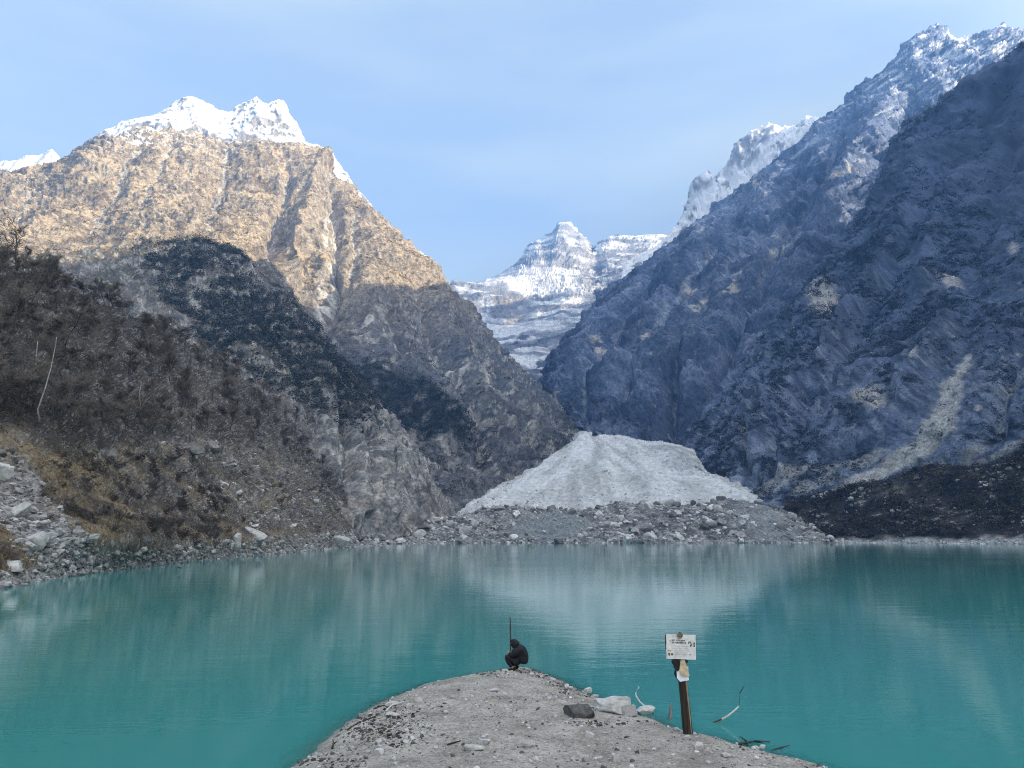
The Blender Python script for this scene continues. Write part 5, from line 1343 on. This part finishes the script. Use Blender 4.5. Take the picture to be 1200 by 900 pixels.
lx = axis([(-420, -14, 14), (-14, 14, .16), (14, 520, 14)]); ly = axis([(-340, 4, 8), (4, 30, .16), (30, 700, 12)])
X, Y = np.meshgrid(lx, ly)
depth = -spit_height(X, Y)
clear = np.exp(-np.clip(depth, 0, 5) / .035) * (np.abs(X) < 13.5) * (Y < 29.5) * .8
lake = new_mesh('lake', np.stack([X, Y, X * 0], -1), grid_faces(len(ly), len(lx)), lake_mat(), attrs={'clear': clear})
tag(lake, 'still milky turquoise glacial lake filling the valley floor', 'lake', None, 'structure')

def haze_box():
    m = bpy.data.materials.new('mountain_air'); nt, out = nodes_of(m)
    v = nt.nodes.new('ShaderNodeVolumePrincipled'); v.inputs['Color'].default_value = (.17, .42, 1.0, 1)
    v.inputs['Density'].default_value = HAZE; v.inputs['Anisotropy'].default_value = 0.2
    nt.links.new(v.outputs[0], out.inputs['Volume'])
    x, y0, y1, z0, z1 = 4400, -1000, 6300, -10, 2180
    V = [(-x, y0, z0), (x, y0, z0), (x, y1, z0), (-x, y1, z0), (-x, y0, z1), (x, y0, z1), (x, y1, z1), (-x, y1, z1)]
    Fq = [(0, 3, 2, 1), (4, 5, 6, 7), (0, 1, 5, 4), (1, 2, 6, 5), (2, 3, 7, 6), (3, 0, 4, 7)]
    o = new_mesh('haze', V, Fq, m, smooth=False)
    tag(o, 'thin blue mountain air filling the valley', 'haze', None, 'stuff')
HAZE = 1.6e-4
haze_box()

# ================================================================== SKY AND SUN
FILL_CLOUD = 9.5
SUN_AZ, SUN_EL = 112.0, 19.5          # azimuth clockwise from the view direction
w = bpy.data.worlds.new('World'); scene.world = w; w.use_nodes = True
nt = w.node_tree; nt.nodes.clear(); N, L = nt.nodes, nt.links
wo = N.new('ShaderNodeOutputWorld'); bg = N.new('ShaderNodeBackground'); L.new(bg.outputs[0], wo.inputs[0])
sky = N.new('ShaderNodeTexSky'); sky.sky_type = 'NISHITA'; sky.sun_disc = False
sky.sun_elevation = R(SUN_EL); sky.sun_rotation = R(SUN_AZ); sky.altitude = 2500; sky.air_density = 1.0; sky.dust_density = 1.6; sky.ozone_density = .6
tc = N.new('ShaderNodeTexCoord'); mp = N.new('ShaderNodeMapping'); mp.inputs['Rotation'].default_value = (0, R(-25), R(12)); mp.inputs['Scale'].default_value = (1.2, .8, 5.5)
L.new(tc.outputs['Generated'], mp.inputs[0])
cn = N.new('ShaderNodeTexNoise'); cn.inputs['Scale'].default_value = 1.3; cn.inputs['Detail'].default_value = 5; cn.inputs['Roughness'].default_value = .5
L.new(mp.outputs[0], cn.inputs['Vector'])
cm = N.new('ShaderNodeMapRange'); cm.inputs[1].default_value = .38; cm.inputs[2].default_value = .75; cm.inputs[3].default_value = .35; cm.inputs[4].default_value = .85
L.new(cn.outputs[0], cm.inputs[0])
sxyz = N.new('ShaderNodeSeparateXYZ'); L.new(tc.outputs['Generated'], sxyz.inputs[0])
lo = N.new('ShaderNodeMapRange'); lo.interpolation_type = 'SMOOTHSTEP'; lo.inputs[1].default_value = .52; lo.inputs[2].default_value = .22; lo.inputs[3].default_value = 0; lo.inputs[4].default_value = .95
L.new(sxyz.outputs[2], lo.inputs[0])
vm = N.new('ShaderNodeMath'); vm.operation = 'MAXIMUM'; L.new(cm.outputs[0], vm.inputs[0]); L.new(lo.outputs[0], vm.inputs[1])
veil = N.new('ShaderNodeMix'); veil.data_type = 'RGBA'; L.new(vm.outputs[0], veil.inputs[0]); L.new(sky.outputs[0], veil.inputs[6]); veil.inputs[7].default_value = (3.0, 3.15, 2.6, 1)
# unseen bright cloud added overhead and sunward to lift the shadowed valley
dz = N.new('ShaderNodeVectorMath'); dz.operation = 'DOT_PRODUCT'; L.new(tc.outputs['Generated'], dz.inputs[0]); dz.inputs[1].default_value = (.58, -.22, .785)
hz = N.new('ShaderNodeMapRange'); hz.interpolation_type = 'SMOOTHSTEP'; hz.inputs[1].default_value = .46; hz.inputs[2].default_value = .92; L.new(dz.outputs['Value'], hz.inputs[0])
dp = N.new('ShaderNodeVectorMath'); dp.operation = 'DOT_PRODUCT'; L.new(tc.outputs['Generated'], dp.inputs[0])
_a, _e = R(SUN_AZ), R(SUN_EL); dp.inputs[1].default_value = (math.sin(_a) * math.cos(_e), math.cos(_a) * math.cos(_e), math.sin(_e))
gl = N.new('ShaderNodeMapRange'); gl.interpolation_type = 'SMOOTHSTEP'; gl.inputs[1].default_value = .22; gl.inputs[2].default_value = .95; L.new(dp.outputs['Value'], gl.inputs[0])
mxx = N.new('ShaderNodeMath'); mxx.operation = 'MAXIMUM'; L.new(hz.outputs[0], mxx.inputs[0]); L.new(gl.outputs[0], mxx.inputs[1])
cl = N.new('ShaderNodeMix'); cl.data_type = 'RGBA'; L.new(mxx.outputs[0], cl.inputs[0]); L.new(veil.outputs[2], cl.inputs[6]); cl.inputs[7].default_value = (FILL_CLOUD * 1.0, FILL_CLOUD * .99, FILL_CLOUD * .97, 1)
L.new(cl.outputs[2], bg.inputs[0]); bg.inputs[1].default_value = 0.10

sl = bpy.data.lights.new('sun', 'SUN'); sl.energy = 4.4; sl.angle = R(.5); sl.color = (1.0, .83, .57)
so = bpy.data.objects.new('sun', sl); COL.objects.link(so)
az, el = R(SUN_AZ), R(SUN_EL)
sd = Vector((math.sin(az) * math.cos(el), math.cos(az) * math.cos(el), math.sin(el)))
so.rotation_euler = sd.to_track_quat('Z', 'Y').to_euler(); so.location = (300, -100, 300)

cam = bpy.data.cameras.new('camera'); cam.sensor_width = 36; cam.lens = 36 * F / 1200; cam.clip_end = 30000; cam.clip_start = .1
co = bpy.data.objects.new('camera', cam); COL.objects.link(co); co.location = (0, 0, CAMZ); co.rotation_euler = (math.pi / 2 + PITCH, 0, 0)
scene.camera = co
vs = scene.view_settings; vs.view_transform = 'Standard'; vs.look = 'None'; vs.exposure = 1.95; vs.gamma = 1; vs.use_curve_mapping = False
scene.cycles.use_denoising = DENOISE; scene.cycles.denoising_prefilter = 'NONE'; scene.cycles.filter_width = 1.0; scene.cycles.use_adaptive_sampling = False
scene.cycles.max_bounces = 6; scene.cycles.volume_bounces = 0; scene.cycles.transparent_max_bounces = 12
